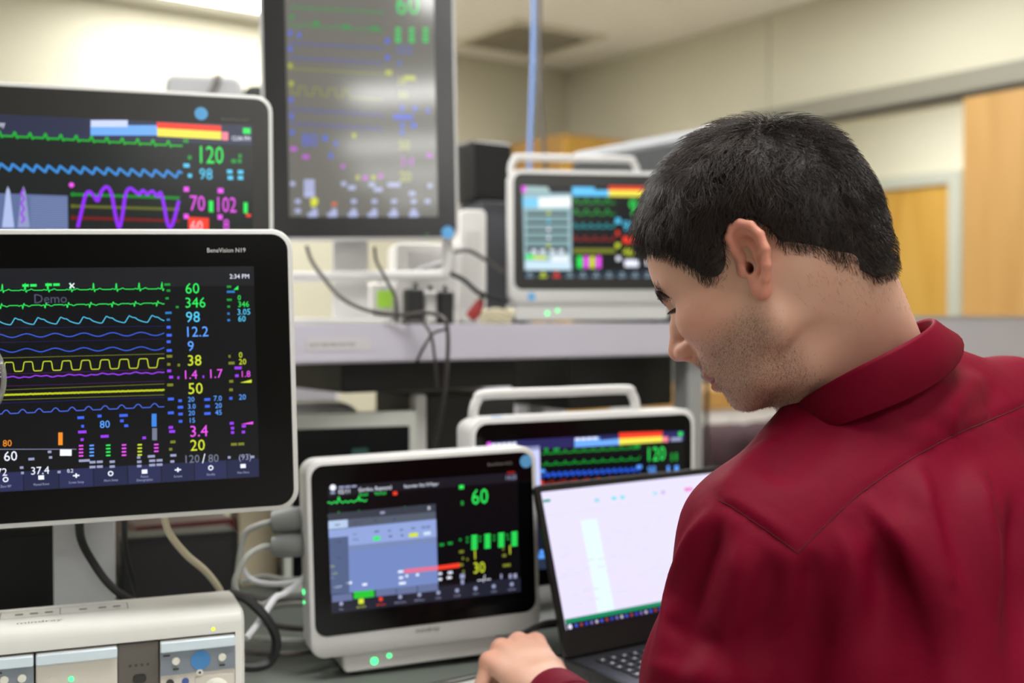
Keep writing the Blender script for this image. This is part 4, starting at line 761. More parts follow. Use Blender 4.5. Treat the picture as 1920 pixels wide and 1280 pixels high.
# ribbed white box
MV, wv = face_frame(742, 866, 2.30, ZS, 12); hv = hgt(455, 742, 2.3, ZS)
v = empty('ventilated_box', MV, 'white ventilated box with vertical fins on the shelf', 'equipment')
MB().slab(0, wv, .001, hv, .01, [(0, .002), (.003, 0), (.15, 0), (.155, .004)]).build('case', m_pale, v, MV)
nf = 12
for i in range(nf): MB().box(wv * .16 + i * wv * .8 / nf, wv * .16 + (i + .55) * wv * .8 / nf, -.006, .001, hv * .2, hv * .9).build('fin', m_pale, v, MV, bevel=.001)
MV, wv = face_frame(862, 912, 2.42, ZS, 12); hv = hgt(392, 870, 2.42, ZS)
v = empty('ventilated_box', MV, 'taller pale ribbed box behind the white ventilated one', 'equipment')
MB().slab(0, wv, .001, hv, .012, [(0, .003), (.003, 0), (.14, 0), (.145, .004)]).build('case', m_pale, v, MV)
for i in range(5): MB().box(wv * .12 + i * wv * .76 / 5, wv * .12 + (i + .5) * wv * .76 / 5, -.005, .001, hv * .15, hv * .82).build('fin', m_pale, v, MV, bevel=.001)
MV, wv = face_frame(906, 1000, 2.64, ZS, 35); hv = hgt(385, 930, 2.75, ZS)
v = empty('slate_case', MV, 'dark slate instrument case behind the shelf monitor', 'equipment')
MB().slab(0, wv, .001, hv, .006, [(0, .002), (.002, 0), (.1, 0)]).build('case', m_slate, v, MV); MB().slab(.01, wv - .01, .03, hv - .03, .004, [(-.002, 0), (.001, 0)], n=3).build('front_panel', mat('slate_panel', (74, 74, 80), .5), v, MV)
zz = ZS + hv + .0005; MV, wv = face_frame(885, 962, 2.66, zz, 35); hb = hgt(280, 900, 2.82, zz)
v = empty('black_speaker', MV, 'black box sitting on top of the dark slate case', 'equipment')
MB().slab(0, wv, .001, hb, .012, [(0, .006), (.006, 0), (.08, 0), (.085, .004)]).build('case', m_black, v, MV); MB().slab(.012, wv - .012, .014, hb - .014, .008, [(-.002, .001), (.002, 0)], n=4).build('grille', mat('grille_black', (26, 26, 27), .8), v, MV)
# tower
MV = frame((*ab(1.775, 1.77, 0).xy, ZS), 35.0); ht = .43
v = empty('computer_tower', MV, 'dark computer tower with light grey trim at the shelf end', 'computer')
MB().slab(0, .20, .0015, ht - .03, .004, [(.03, 0), (.50, 0)], n=3).build('side_panel', mat('tower_dark', (56, 58, 60), .5), v, MV)
MB().slab(-.004, .204, .001, ht, .02, [(-.01, .006), (0, 0), (.05, 0), (.052, .002)]).build('front_bezel', mat('tower_pale', (186, 188, 192), .4), v, MV)
tp = MB(); tp.box(-.004, .204, .0525, .50, ht - .029, ht - .004); tp.build('top_cover', mat('tower_pale', (186, 188, 192)), v, MV, bevel=.006)
MB().slab(-.0015, .0005, .1, .31, .001, [(.09, 0), (.44, 0)], n=1).build('vent_recess', m_black, v, MV)
for i in range(12): MB().box(-.004, -.0016, .10 + i * .028, .112 + i * .028, .11, .30).build('vent_slat', mat('tower_slat', (36, 37, 40), .5), v, MV)
# adapters and small things
def adapter(label, px0, px1, pt, Y, m, yaw=20, d=.05):
    MV, w = face_frame(px0, px1, Y, ZS, yaw); h = hgt(pt, px0, Y, ZS); r = empty('power_adapter', MV, label, 'adapter')
    MB().slab(0, w, .001, h, .005, [(0, .003), (.004, 0), (d, 0)], n=4).build('body', m, r, MV)
    MB().tube([(w / 2, .01, h - .004), (w / 2, .012, h + .01)], [.006, .0035], 8).build('strain_relief', m_black, r, MV); return r, MV, w, h
adapter('black power adapter plugged below the handle rail', 768, 796, 540, 2.14, m_black); adapter('black power adapter next to the red connector', 824, 852, 545, 2.17, m_black)
adapter('pale adapter block between two black power adapters', 797, 823, 545, 2.18, m_pale)
r_, MV, w_, h_ = adapter('white adapter block carrying a lime green tag', 694, 738, 530, 2.28, m_pale); MB().slab(.014, .046, h_ - .05, h_ - .015, .003, [(-.0012, 0), (.0002, 0)], n=3).build('lime_tag', mat('tag_lime', (168, 222, 70), .5), r_, MV)
pr_ = at(890, 556, 2.2); rc = empty('red_connector', Matrix.Translation((pr_.x, pr_.y, ZS)), 'red connector among the cables beside the shelf monitor', 'connector')
MB().tube([(pr_.x - .010, pr_.y, ZS + .012), (pr_.x, pr_.y, ZS + .022), (pr_.x + .012, pr_.y + .004, ZS + .045)], [.011, .013, .009], 10).build('body', mat('plug_red', (150, 44, 44), .5), rc); MB().tube([(pr_.x + .012, pr_.y + .004, ZS + .045), (pr_.x + .016, pr_.y + .006, ZS + .062)], .004, 8).build('pin', m_black, rc)
pr_ = at(930, 560, 2.28); rc = empty('cable_bundle', Matrix.Translation((pr_.x, pr_.y, ZS)), 'pale tied cable coil beside the shelf monitor', 'cable')
for i in range(3): MB().tube([Vector((pr_.x + (.028 + .003 * i) * math.cos(t), pr_.y + .02 * math.sin(t), ZS + .006 + .009 * i + .004 * math.sin(3 * t))) for t in [2 * math.pi * q / 24 for q in range(25)]], .0042, 8, cap=False).build('coil', m_cbei, rc)
# under the shelf
def under(name, label, cat, px0, px1, pt, pb, Y, m, yaw=35, d=.2, r=.006, onbench=True, face=None, floor=False):
    zb = .0005 if floor else at(px0, pb, Y).z if not onbench else ZB + .0037
    MV, w = face_frame(px0, px1, Y, zb, yaw); h = hgt(pt, px0, Y, zb); o = empty(name, MV, label, cat)
    MB().slab(0, w, .0005, h, r, [(0, r * .3), (r * .3, 0), (d, 0)], n=5).build('case', m, o, MV)
    if face: MB().slab(w * .06, w * .94, h * .08, h * .92, r * .6, [(-.002, .0006), (.001, 0)], n=4).build('front_panel', face, o, MV)
    return o, MV, w, h
o, MV, w, h = under('cable_tray', 'long black tray fixed below the shelf', 'tray', 640, 968, 682, 738, 1.97, m_black, onbench=False, d=.2)
for k_ in range(3): MB().box(w * (.2 + .3 * k_), w * (.2 + .3 * k_) + .02, .05, .07, h - .002, ZS - .0255 - MV.translation.z).build('hanger', m_steel, o, MV)
o, MV, w, h = under('cable_tray', 'shorter black tray below the shelf near its post', 'tray', 1066, 1262, 668, 770, 2.3, m_black, onbench=False, d=.2)
MB().box(w * .5, w * .5 + .02, .05, .07, h - .002, ZS - .0255 - MV.translation.z).build('hanger', m_steel, o, MV)
under('white_cabinet', 'narrow white cabinet behind the bench, seen under the shelf', 'cabinet', 968, 1062, 640, 900, 3.0, m_lav, d=.25, floor=True, face=mat('cabinet_face', (218, 214, 222), .4))
o, MV, w, h = under('dark_monitor', 'switched-off black monitor with a white frame under the shelf', 'monitor', 530, 782, 778, 900, 1.92, mat('frame_pale', (196, 198, 190), .4), d=.03, yaw=20, face=m_glass)
MB().slab(w * .5, w * .62, h * .72, h * .80, .002, [(-.0026, 0), (-.0015, 0)], n=2).build('teal_glow_patch', mat('teal_glow', (10, 40, 36), .4, var=0, emit=(10, 60, 52), es=.6), o, MV)  # faint teal glow on the unlit screen, put in as an emissive patch
under('white_hood', 'rounded white hood of a device below the shelf', 'equipment', 470, 680, 760, 900, 2.10, mat('hood_white', (232, 230, 234), .4), r=.04, d=.1, yaw=20)
under('white_box', 'white curved floor cabinet seen below the shelf beside the black tray', 'equipment', 500, 636, 660, 900, 2.85, m_lav, r=.03, yaw=25, floor=True)
under('white_post', 'pale upright post right of the dark monitor', 'post', 779, 800, 740, 900, 2.05, mat('post_pale', (200, 198, 196), .5), d=.02)
under('black_case', 'black equipment case behind the handle monitor', 'equipment', 802, 884, 742, 900, 2.10, m_black)
under('grey_case', 'dark grey equipment case left of the white cabinet', 'equipment', 884, 966, 736, 900, 2.22, mat('case_grey', (70, 70, 68), .5), face=mat('case_face', (58, 58, 57), .5))
# clutter behind the module rack
under('red_binder', 'dark red binder lying behind the front monitor stand', 'binder', 250, 440, 988, 1015, 1.9, mat('binder_red', (96, 22, 30), .5), yaw=30, d=.2, face=mat('binder_spine', (120, 50, 58), .5))
under('black_toolbox', 'black toolbox on the mat behind the silver stand', 'toolbox', 225, 445, 1010, 1060, 1.76, m_black, yaw=25, d=.06, face=mat('toolbox_face', (30, 26, 28), .6))
under('cream_box', 'cream box partly hidden under the large front monitor', 'box', 446, 520, 950, 1000, 1.98, mat('box_cream', (204, 190, 160), .5), yaw=25, d=.08)
under('dark_case', 'dark case behind the module rack at the left edge', 'equipment', -120, 112, 1000, 1100, 1.75, mat('case_dark', (34, 34, 33), .6), yaw=25, d=.2, face=mat('case_dark_face', (24, 24, 24), .5))

# ---------------------------------------------------------------- far things
# projector and dark unit on a high rack behind the upper left monitor
HRK = empty('tall_rack', Matrix.Translation(at(400, 200, 3.4) * 1.0) , 'tall grey equipment rack behind the upper left monitor', 'rack')
pk0 = at(300, 196, 3.3); zt_ = pk0.z
MV, w = face_frame(200, 520, 3.35, 0, 10); HRK.matrix_basis = MV
for x in (.0, w - .03):
    for y in (0, .4): MB().box(x, x + .03, y, y + .03, 0, zt_ - .0305).build('post', m_steel, HRK, MV)
for z in (zt_ - .03, .9, .3): MB().box(-.01, w + .01, -.01, .44, z, z + .0295).build('tray', m_steel, HRK, MV)
MV2 = frame((*at(308, 170, 3.42).xy, zt_), 12); hp_ = hgt(137, 330, 3.42, zt_); wp = (445 - 302) / FPX * 3.42
pj = empty('projector', MV2, 'white rounded device with a dark strap high behind the monitors', 'equipment')
MB().slab(0, wp, .0005, hp_, .03, [(0, .012), (.012, 0), (.2, 0), (.21, .01)]).build('case', mat('projector_white', (128, 128, 130), .5), pj, MV2)
MB().tube(catmull([(wp * .42, -.003, hp_ * .02 + .004), (wp * .52, -.004, hp_ * .35), (wp * .64, -.004, hp_ * .7), (wp * .68, .004, hp_ - .002), (wp * .7, .1, hp_ + .004)], 6), .010, 8).build('strap', m_cdk, pj, MV2)
MV2 = frame((*at(456, 170, 3.5).xy, zt_), 12)
bo = empty('black_bag', MV2, 'small black rounded case beside the white strapped device', 'bag'); MB().slab(0, .14, .0005, hgt(158, 450, 3.5, zt_), .03, [(0, .01), (.01, 0), (.14, 0), (.15, .01)]).build('body', m_black, bo, MV2); MB().tube(catmull([(.03, .07, .058), (.05, .07, .075), (.09, .07, .075), (.11, .07, .058)], 5), .005, 8).build('grip', m_black, bo, MV2)
# wooden cabinet in the room corner
cab = empty('wooden_cabinet', Matrix.Translation(ab(4.0, 5.2, 0)) @ M_ROOM, 'tall tan wooden cabinet in the far room corner', 'cabinet')
rbox(3.80, 4.285, 4.95, 5.53, 0.01, 2.2).build('carcass', m_wood, cab, M=M_ROOM); rbox(3.802, 4.04, 4.928, 4.949, 0.08, 2.19).build('door', m_wood2, cab, M=M_ROOM, bevel=.002); rbox(4.044, 4.283, 4.928, 4.949, 0.08, 2.19).build('door', m_wood2, cab, M=M_ROOM, bevel=.002)
# partition right of the man
pa = empty('partition_screen', Matrix.Translation(ab(2.95, 2.0, 0)) @ M_ROOM, 'low pale lavender office partition behind the man', 'partition')
rbox(2.31, 3.7, 1.98, 2.02, .06, CAMZ - .003).build('panel', mat('partition_lavender', (218, 216, 228), .8, var=.03, scale=200, bump=.1), pa, M=M_ROOM); rbox(2.30, 3.71, 1.975, 2.025, CAMZ - .0025, CAMZ + .006).build('top_rail', mat('rail_pale', (190, 190, 196), .5), pa, M=M_ROOM)
for a in (2.34, 3.6): rbox(a, a + .04, 1.88, 2.12, 0, .059).build('foot', m_steel, pa, M=M_ROOM)
# counter seen under the shelf
cf = empty('wooden_counter', Matrix.Translation(at(1390, 750, 3.9) * 1.0), 'tan wooden counter with pale drawers beyond the shelf post', 'counter')
MV, w = face_frame(1290, 1520, 4.5, 0, 35); cf.matrix_basis = MV; zt_ = at(1290, 735, 4.5).z; z2 = at(1290, 772, 4.5).z
MB().box(0, w, 0, .5, z2, zt_).build('top', m_wood, cf, MV, bevel=.003); MB().box(.01, w - .01, .01, .49, .0, z2 - .001).build('carcass', m_pale, cf, MV)
for i in range(3): MB().box(.015 + i * (w - .03) / 3, .005 + (i + 1) * (w - .03) / 3, -.006, .009, .08, z2 - .02).build('drawer', m_pale, cf, MV, bevel=.002)
MV, w = face_frame(1262, 1440, 5.2, 0, 35)
fc = empty('filing_cabinet', MV, 'grey filing cabinet behind the wooden counter', 'cabinet'); MB().box(0, w, 0, .45, 0.001, at(1300, 660, 5.2).z).build('carcass', mat('cabinet_grey', (132, 138, 136), .5), fc, MV)
for i in range(3): MB().box(.01, w - .01, -.012, -.0005, .06 + i * .33, .37 + i * .33).build('drawer', mat('cabinet_grey', (132, 138, 136)), fc, MV, bevel=.003)
# magnifier lens at the left edge
lc = at(-96, 712, 0.95); ml = empty('magnifier', Matrix.Translation((lc.x, lc.y, ZB)), 'clear round magnifier lens edge at the left picture border', 'magnifier')
MLN = frame(lc, 8, 4, 0)
lens = MB().slab(-.043, .043, -.043, .043, .043, [(-.003, .004), (-.002, .001), (0, 0), (.002, .001), (.003, .004)], n=12).build('lens', mat('clear_glass', (250, 250, 250), .02, var=0, trans=1.0), ml, MLN)
MB().tube([Vector((.0435 * math.cos(t), 0, .0435 * math.sin(t))) for t in [2 * math.pi * q / 48 for q in range(49)]], .0022, 8, cap=False).build('rim', mat('clear_rim', (225, 225, 225), .08, var=0, trans=.8), ml, MLN)
MB().tube(catmull([MLN @ Vector((-.044, 0, -.01)), MLN @ Vector((-.12, -.05, -.06)), Vector((lc.x - .15, lc.y - .10, ZB + .2)), Vector((lc.x - .16, lc.y - .13, ZB + .016))], 8), .006, 10).build('arm', m_alu, ml); MB().cyl((lc.x - .16, lc.y - .13, ZB + .0006), (0, 0, 1), .05, .015, 24).build('foot', m_alu, ml)
# ---------------------------------------------------------------- the seated man
class Field:
    """signed distance volume on a grid; shapes are blended in and the surface is extracted as one continuous mesh"""
    def __init__(s, lo, hi, h):
        s.lo = np.array(lo, float); s.h = h; n = np.ceil((np.array(hi) - s.lo) / h).astype(int) + 1
        s.F = np.full(n, 1.0, np.float32); s.ax = [(s.lo[i] + h * np.arange(n[i])).astype(np.float32) for i in range(3)]
    def blk(s, lo, hi):
        return tuple(slice(max(0, int((lo[i] - s.lo[i]) / s.h) - 1), max(0, min(s.F.shape[i], int((hi[i] - s.lo[i]) / s.h) + 3))) for i in range(3))
    def op(s, fn, lo, hi, k, mode='add'):
        b = s.blk(lo, hi)
        if any(q.stop <= q.start for q in b): return
        X = s.ax[0][b[0]][:, None, None]; Y = s.ax[1][b[1]][None, :, None]; Z = s.ax[2][b[2]][None, None, :]
        d = fn(X, Y, Z); F = s.F[b]
        if mode == 'sub': d = -d
        if mode == 'add':
            hh = np.clip(.5 + .5 * (F - d) / k, 0, 1); s.F[b] = F * (1 - hh) + d * hh - k * hh * (1 - hh)
        else:
            hh = np.clip(.5 - .5 * (F - d) / k, 0, 1); s.F[b] = F * (1 - hh) + d * hh + k * hh * (1 - hh)
    def ell(s, c, r, k=.01, mode='add', R=None):
        c = np.array(c, float); r = np.array(r, float); m = max(r) + k + .012
        Rm = None if R is None else np.array(R)
        def fn(X, Y, Z):
            x, y, z = X - c[0], Y - c[1], Z - c[2]
            if Rm is not None: x, y, z = (Rm[i][0] * x + Rm[i][1] * y + Rm[i][2] * z for i in range(3))
            k0 = np.sqrt((x / r[0]) ** 2 + (y / r[1]) ** 2 + (z / r[2]) ** 2); k1 = np.sqrt((x / r[0] ** 2) ** 2 + (y / r[1] ** 2) ** 2 + (z / r[2] ** 2) ** 2) + 1e-9
            return k0 * (k0 - 1) / k1
        s.op(fn, c - m, c + m, k, mode)
    def cone(s, a, b, r1, r2, k=.01, mode='add'):
        a = np.array(a, float); b = np.array(b, float); m = max(r1, r2) + k + .012; d = b - a; L = float(d @ d) + 1e-12
        def fn(X, Y, Z):
            t = np.clip(((X - a[0]) * d[0] + (Y - a[1]) * d[1] + (Z - a[2]) * d[2]) / L, 0, 1)
            return np.sqrt((X - a[0] - d[0] * t) ** 2 + (Y - a[1] - d[1] * t) ** 2 + (Z - a[2] - d[2] * t) ** 2) - (r1 + (r2 - r1) * t)
        s.op(fn, np.minimum(a, b) - m, np.maximum(a, b) + m, k, mode)
    def chain(s, pts, rs, k=.006, mode='add'):
        for i in range(len(pts) - 1): s.cone(pts[i], pts[i + 1], rs[i], rs[i + 1], k, mode)
    def mesh(s):
        F = s.F; n = F.shape; S = F < 0
        cnt = np.zeros(tuple(q - 1 for q in n), np.uint8)
        sl = lambda a, i: tuple(slice(o, m - 1 + o) for o, m in zip(a, n))
        for a in [(i, j, l) for i in (0, 1) for j in (0, 1) for l in (0, 1)]: cnt += S[sl(a, 0)]
        act = (cnt > 0) & (cnt < 8); idx = np.full(act.shape, -1, np.int64); C = np.argwhere(act); idx[act] = np.arange(len(C))
        P = np.zeros((len(C), 3)); W = np.zeros(len(C))
        for axis in range(3):
            o1, o2 = [q for q in range(3) if q != axis]
            for u in (0, 1):
                for v in (0, 1):
                    a = np.zeros(3, int); a[o1] = u; a[o2] = v; b = a.copy(); b[axis] = 1
                    A = C + a; B = C + b; fa = F[A[:, 0], A[:, 1], A[:, 2]]; fb = F[B[:, 0], B[:, 1], B[:, 2]]
                    m = (fa < 0) != (fb < 0); t = np.where(m, fa / np.where(m, fa - fb, 1), 0)
                    q = a[None, :] + np.zeros((len(C), 3)); q[:, axis] = t; P[m] += q[m]; W += m
        P = s.lo + (C + P / W[:, None]) * s.h; Q = []
        for axis in range(3):
            o1, o2 = [(1, 2), (2, 0), (0, 1)][axis]
            lo = [slice(None)] * 3; hi = [slice(None)] * 3; lo[axis] = slice(0, -1); hi[axis] = slice(1, None)
            E_ = S[tuple(lo)] != S[tuple(hi)]; I = np.argwhere(E_); ok = (I[:, o1] > 0) & (I[:, o2] > 0) & (I[:, o1] < n[o1] - 1) & (I[:, o2] < n[o2] - 1); I = I[ok]
            c = []
            for u, v in ((-1, -1), (0, -1), (0, 0), (-1, 0)):
                J = I.copy(); J[:, o1] += u; J[:, o2] += v; c.append(idx[J[:, 0], J[:, 1], J[:, 2]])
            q = np.stack(c, 1); ins = S[I[:, 0], I[:, 1], I[:, 2]]; q[~ins] = q[~ins][:, ::-1]; Q.append(q)
        return P, np.concatenate(Q)
def adj_smooth(P, Q, it=2, lam=.5):
    P = P.copy(); n = len(P)
    e = np.concatenate([Q[:, [0, 1]], Q[:, [1, 2]], Q[:, [2, 3]], Q[:, [3, 0]]]); deg = np.bincount(e.ravel(), minlength=n).astype(float) + 1e-9
    for _ in range(it):
        A = np.zeros_like(P)
        for ax in range(3): A[:, ax] = np.bincount(e[:, 0], P[e[:, 1], ax], n) + np.bincount(e[:, 1], P[e[:, 0], ax], n)
        P += lam * (A / deg[:, None] - P)
    return P
def vnormals(P, Q):
    N = np.cross(P[Q[:, 2]] - P[Q[:, 0]], P[Q[:, 3]] - P[Q[:, 1]]); V = np.zeros_like(P)
    for i in range(4):
        for ax in range(3): V[:, ax] += np.bincount(Q[:, i], N[:, ax], len(P))
    return V / (np.linalg.norm(V, axis=1, keepdims=True) + 1e-12)
def npmesh(name, P, Q, mats, parent=None, attr=None, matidx=None):
    me = bpy.data.meshes.new(name); P = np.asarray(P); Q = np.asarray(Q)
    if parent is not None:
        I = np.array(parent.matrix_basis.inverted()); P = P @ I[:3, :3].T + I[:3, 3]
    k = Q.shape[1]; me.vertices.add(len(P)); me.vertices.foreach_set('co', P.astype(np.float32).ravel())
    me.loops.add(Q.size); me.loops.foreach_set('vertex_index', Q.astype(np.int32).ravel()); me.polygons.add(len(Q)); me.polygons.foreach_set('loop_start', np.arange(0, Q.size, k, dtype=np.int32))
    try: me.polygons.foreach_set('loop_total', np.full(len(Q), k, dtype=np.int32))
    except Exception: pass
    me.polygons.foreach_set('use_smooth', np.ones(len(Q), bool))
    for m in (mats if isinstance(mats, list) else [mats]): me.materials.append(m)
    if attr is not None:
        for nm, a in attr.items():
            c = me.attributes.new(nm, 'FLOAT', 'POINT'); c.data.foreach_set('value', a.astype(np.float32))
    me.update(); me.validate(); o = bpy.data.objects.new(name, me); COL.objects.link(o)
    if parent is not None: o.parent = parent
    return o
V3 = lambda v: np.array((v[0], v[1], v[2]), float)
# head frame
PSI = math.radians(27); HP = math.radians(30)
f0 = np.array((-math.cos(PSI), math.sin(PSI), 0)); zu = np.array((0, 0, 1.)); HL_ = np.cross(zu, f0)
HF = f0 * math.cos(HP) - zu * math.sin(HP); HU = zu * math.cos(HP) + f0 * math.sin(HP)
ear_w = V3(at(1410, 492, 1.005)); HO = ear_w - HL_ * .074
HM = np.stack([HF, HL_, HU], 1)          # local -> world columns
def h2w(p): return HO + np.asarray(p) @ HM.T
def w2h(p): return (np.asarray(p) - HO) @ HM
def hl(px, py, l):
    """head-local (f, u) of the photo pixel on the sagittal slice at offset l"""
    o = np.array((0, 0, CAMZ)); d = V3(at(px, py, 1.0)) - o; a = w2h(o); b = d @ HM
    t = (l - a[1]) / b[1]; p = a + b * t; return p[0], p[2]
# body joints, world
NB = V3(at(1598, 705, 1.12)); SL = V3(at(1410, 1008, 1.015)); SR = V3(at(1890, 785, 1.25))
EL = np.array((.150, 1.00, ZB + .024)); WL = V3(at(1038, 1308, 1.31))
ER = np.array((.47, 1.52, ZB + .075)); WR = np.array((.31, 1.62, ZB + .075))
TL = (SL - SR) / np.linalg.norm(SL - SR); TF = np.cross(TL, zu); TF /= np.linalg.norm(TF)   # forward
TF = -TF if TF[1] < 0 else TF
mid = (SL + SR) / 2; PEL = np.array((.47, .93, .60))
TU = mid - PEL; TU /= np.linalg.norm(TU); TF2 = TF - TU * (TF @ TU); TF2 /= np.linalg.norm(TF2); TL2 = np.cross(TU, TF2)
TR_ = np.stack([TL2, TF2, TU])
nb = w2h(NB)
# ---- head and neck
F = Field((-.15, -.11, -.30), (.15, .11, .15), .0022)
F.ell((.001, 0, .040), (.097, .0775, .084), .01)
F.ell((-.03, 0, .025), (.070, .072, .070), .02)
F.ell((.05, 0, .0), (.056, .061, .078), .02)
F.ell((.054, 0, .045), (.046, .060, .045), .02)
for s in (-1, 1):
    F.chain([(.002, s * .062, -.012), (.012, s * .058, -.052), (.050, s * .040, -.083), (.076, s * .015, -.094)], [.016, .015, .0135, .013], .022)
    F.ell((.068, s * .046, -.016), (.026, .018, .020), .02)
    F.ell((.035, s * .052, -.03), (.035, .017, .035), .02)
    F.cone((.0935, s * .010, .022), (.081, s * .043, .025), .0092, .009, .012)
    F.ell((.058, s * .024, -.055), (.030, .022, .028), .02)
F.ell((.083, 0, -.056), (.022, .028, .024), .016)
F.ell((.083, 0, -.093), (.0135, .017, .0125), .014)
F.ell((.05, 0, -.075), (.045, .038, .022), .02)
for s in (-1, 1):
    F.ell((.1035, s * .034, .0115), (.019, .020, .0120), .010, 'sub')
    F.ell((.0800, s * .032, .0120), (.0135, .0145, .0110), .005)
F.chain([(.0935, 0, .018), (.1075, 0, -.004), (.1200, 0, -.0240)], [.0070, .0082, .0104], .007)
for s in (-1, 1): F.ell((.110, s * .0120, -.0290), (.0115, .0078, .0088), .006)
F.cone((.112, 0, -.0345), (.1035, 0, -.046), .0052, .0065, .007)
for s in (-1, 1): F.ell((.1115, s * .0110, -.0375), (.0062, .0050, .0034), .002, 'sub')
F.ell((.1005, 0, -.0595), (.0095, .023, .0068), .005)
F.ell((.0985, 0, -.0735), (.0095, .020, .0072), .005)
F.cone((.112, 0, -.0668), (.092, .026, -.0675), .0016, .0012, .003, 'sub'); F.cone((.112, 0, -.0668), (.092, -.026, -.0675), .0016, .0012, .003, 'sub')
F.ell((.106, 0, -.083), (.008, .02, .005), .008, 'sub')
# neck
F.cone((-.030, 0, -.03), nb + np.array((0., 0, 0)), .055, .057, .03)
F.cone((-.045, 0, .0), nb + np.array((-.02, 0, .0)), .050, .052, .03)
for s in (-1, 1): F.cone((-.025, s * .052, -.02), nb * .75 + np.array((.03, 0, -.03)), .015, .016, .03)
F.cone((.02, 0, -.09), nb * .8 + np.array((.03, 0, -.03)), .03, .045, .03)
for s in (-1, 1):
    ec = hl(1408, 503, .07); F.ell((ec[0], s * .072, ec[1]), (.0042, .016, .0050), .004, 'sub')
P, Q = F.mesh(); P = adj_smooth(P, Q, 2, .5)
# ---- ears (finer grid), part of the same skin mesh
def ear_mesh(s):
    l0 = .0735
    def ep(px, py, dl=0.): a = hl(px, py, l0 + .006); return np.array((a[0], s * (l0 + dl), a[1]))
    G = Field((-.055, min(s * .05, s * .105), -.06), (.05, max(s * .05, s * .105), .055), .0011)
    hx = [ep(1403, 490, -.001), ep(1388, 481, .001), ep(1374, 465, .003), ep(1368, 446, .006), ep(1374, 428, .009), ep(1391, 419, .012), ep(1413, 424, .015), ep(1431, 441, .017), ep(1442, 468, .018), ep(1444, 498, .017), ep(1439, 522, .013), ep(1432, 541, .008)]
    cen = ep(1410, 478, .006)
    for i in range(len(hx) - 1): G.cone(hx[i], hx[i + 1], .0040, .0040, .002); G.cone((hx[i] * .85 + cen * .15) - np.array((0, s * .006, 0)), (hx[i + 1] * .85 + cen * .15) - np.array((0, s * .006, 0)), .0042, .0042, .003)
    for i in range(len(hx) - 1): G.cone((hx[i] * .5 + cen * .5) - np.array((0, s * .011, 0)), (hx[i + 1] * .5 + cen * .5) - np.array((0, s * .011, 0)), .0060, .0060, .004)
    ah = [ep(1392, 446, .001), ep(1411, 456, .004), ep(1423, 480, .0075), ep(1424, 506, .008), ep(1415, 524, .005)]
    for i in range(len(ah) - 1): G.cone(ah[i], ah[i + 1], .0036, .0036, .003)
    G.ell(ep(1427, 541, .006), (.0085, .0045, .0105), .005)
    G.cone(ep(1418, 520, .004), ep(1428, 545, .006), .006, .006, .005)
    G.ell(ep(1394, 506, .001), (.0060, .0065, .0075), .005); G.cone(ep(1382, 482, -.006), ep(1393, 515, -.006), .0075, .0075, .006)
    G.cone(ep(1384, 474, -.012), ep(1412, 530, -.012), .010, .009, .006)
    G.ell(ep(1412, 498, .002), (.0062, .0095, .0090), .003, 'sub'); G.ell(ep(1406, 505, -.004), (.0042, .014, .0050), .002, 'sub')
    return G.mesh()
parts = [(P, Q)]
for s in (1, -1):
    p, q = ear_mesh(s); parts.append((adj_smooth(p, q, 2, .5), q))
ear_from = len(P)
# ---- left hand and hidden body, world space
def hand_mesh(side, W, K, tips, thumb):
    allp = [W] + K + [t for ts in tips for t in ts] + thumb; lo = np.min(allp, 0) - .04; hi = np.max(allp, 0) + .04
    G = Field(lo, hi, .0017)
    for i, kx in enumerate(K): G.cone(W + (kx - W) * .08 + (K[3] - K[0]) * (i - 1.5) * .10 * 1.0, kx, .0185, (.0125, .0125, .0118, .0108)[i], .012)
    for i in range(3): G.cone((W * .45 + K[i] * .55), (W * .45 + K[i + 1] * .55), .0145, .0145, .012)
    for i, ts in enumerate(tips):
        c = [K[i]] + ts; r = [(.0118, .0098, .0088, .0074), (.0118, .0100, .0090, .0076), (.0112, .0094, .0084, .0072), (.0100, .0082, .0074, .0064)][i]
        G.chain(c, r[:len(c)], .0035); G.ell(K[i], (.0118, .0118, .0112), .006)
    G.chain(thumb, [.0185, .0135, .0105, .0088][:len(thumb)], .008)
    G.cone(W + (W - K[1]) * .9, W, .026, .0245, .02)
    p, q = G.mesh(); return adj_smooth(p, q, 2, .5), q
zb_ = ZB + .001
K = [V3(at(1004, 1206, 1.405)), V3(at(972, 1205, 1.395)), V3(at(940, 1216, 1.38)), V3(at(918, 1240, 1.362))]
def fl(z, r): return max(z, zb_ + r)
def fing(k, d1, d2, d3, r3=.0075):
    a = k + d1; b = a + d2; c = b + d3; a[2] = fl(a[2], .0095); b[2] = fl(b[2], .009); c[2] = fl(c[2], r3); return [a, b, c]
tips = [fing(K[0], np.array((-.022, .018, -.030)), np.array((-.002, -.004, -.024)), np.array((.012, -.010, -.012))),
        fing(K[1], np.array((-.026, .010, -.034)), np.array((.000, -.008, -.025)), np.array((.014, -.010, -.010))),
        fing(K[2], np.array((-.021, -.004, -.036)), np.array((.003, -.010, -.024)), np.array((.014, -.006, -.010))),
        fing(K[3], np.array((-.012, -.012, -.030)), np.array((.006, -.008, -.020)), np.array((.012, -.004, -.008)))]
thumb = [WL * .6 + K[0] * .4 + np.array((.012, 0, -.008)), V3(at(1036, 1254, 1.385)), V3(at(1016, 1262, 1.43)), V3(at(985, 1275, 1.445))]
parts.append(hand_mesh(1, WL, K, tips, thumb))
fdir = np.array((-.55, .55, -.12)); sdir = np.array((.6, .5, 0)); KR = [WR + fdir * .115 + sdir * (.024 - .019 * i) * -1 + np.array((0, 0, .006)) for i in range(4)]
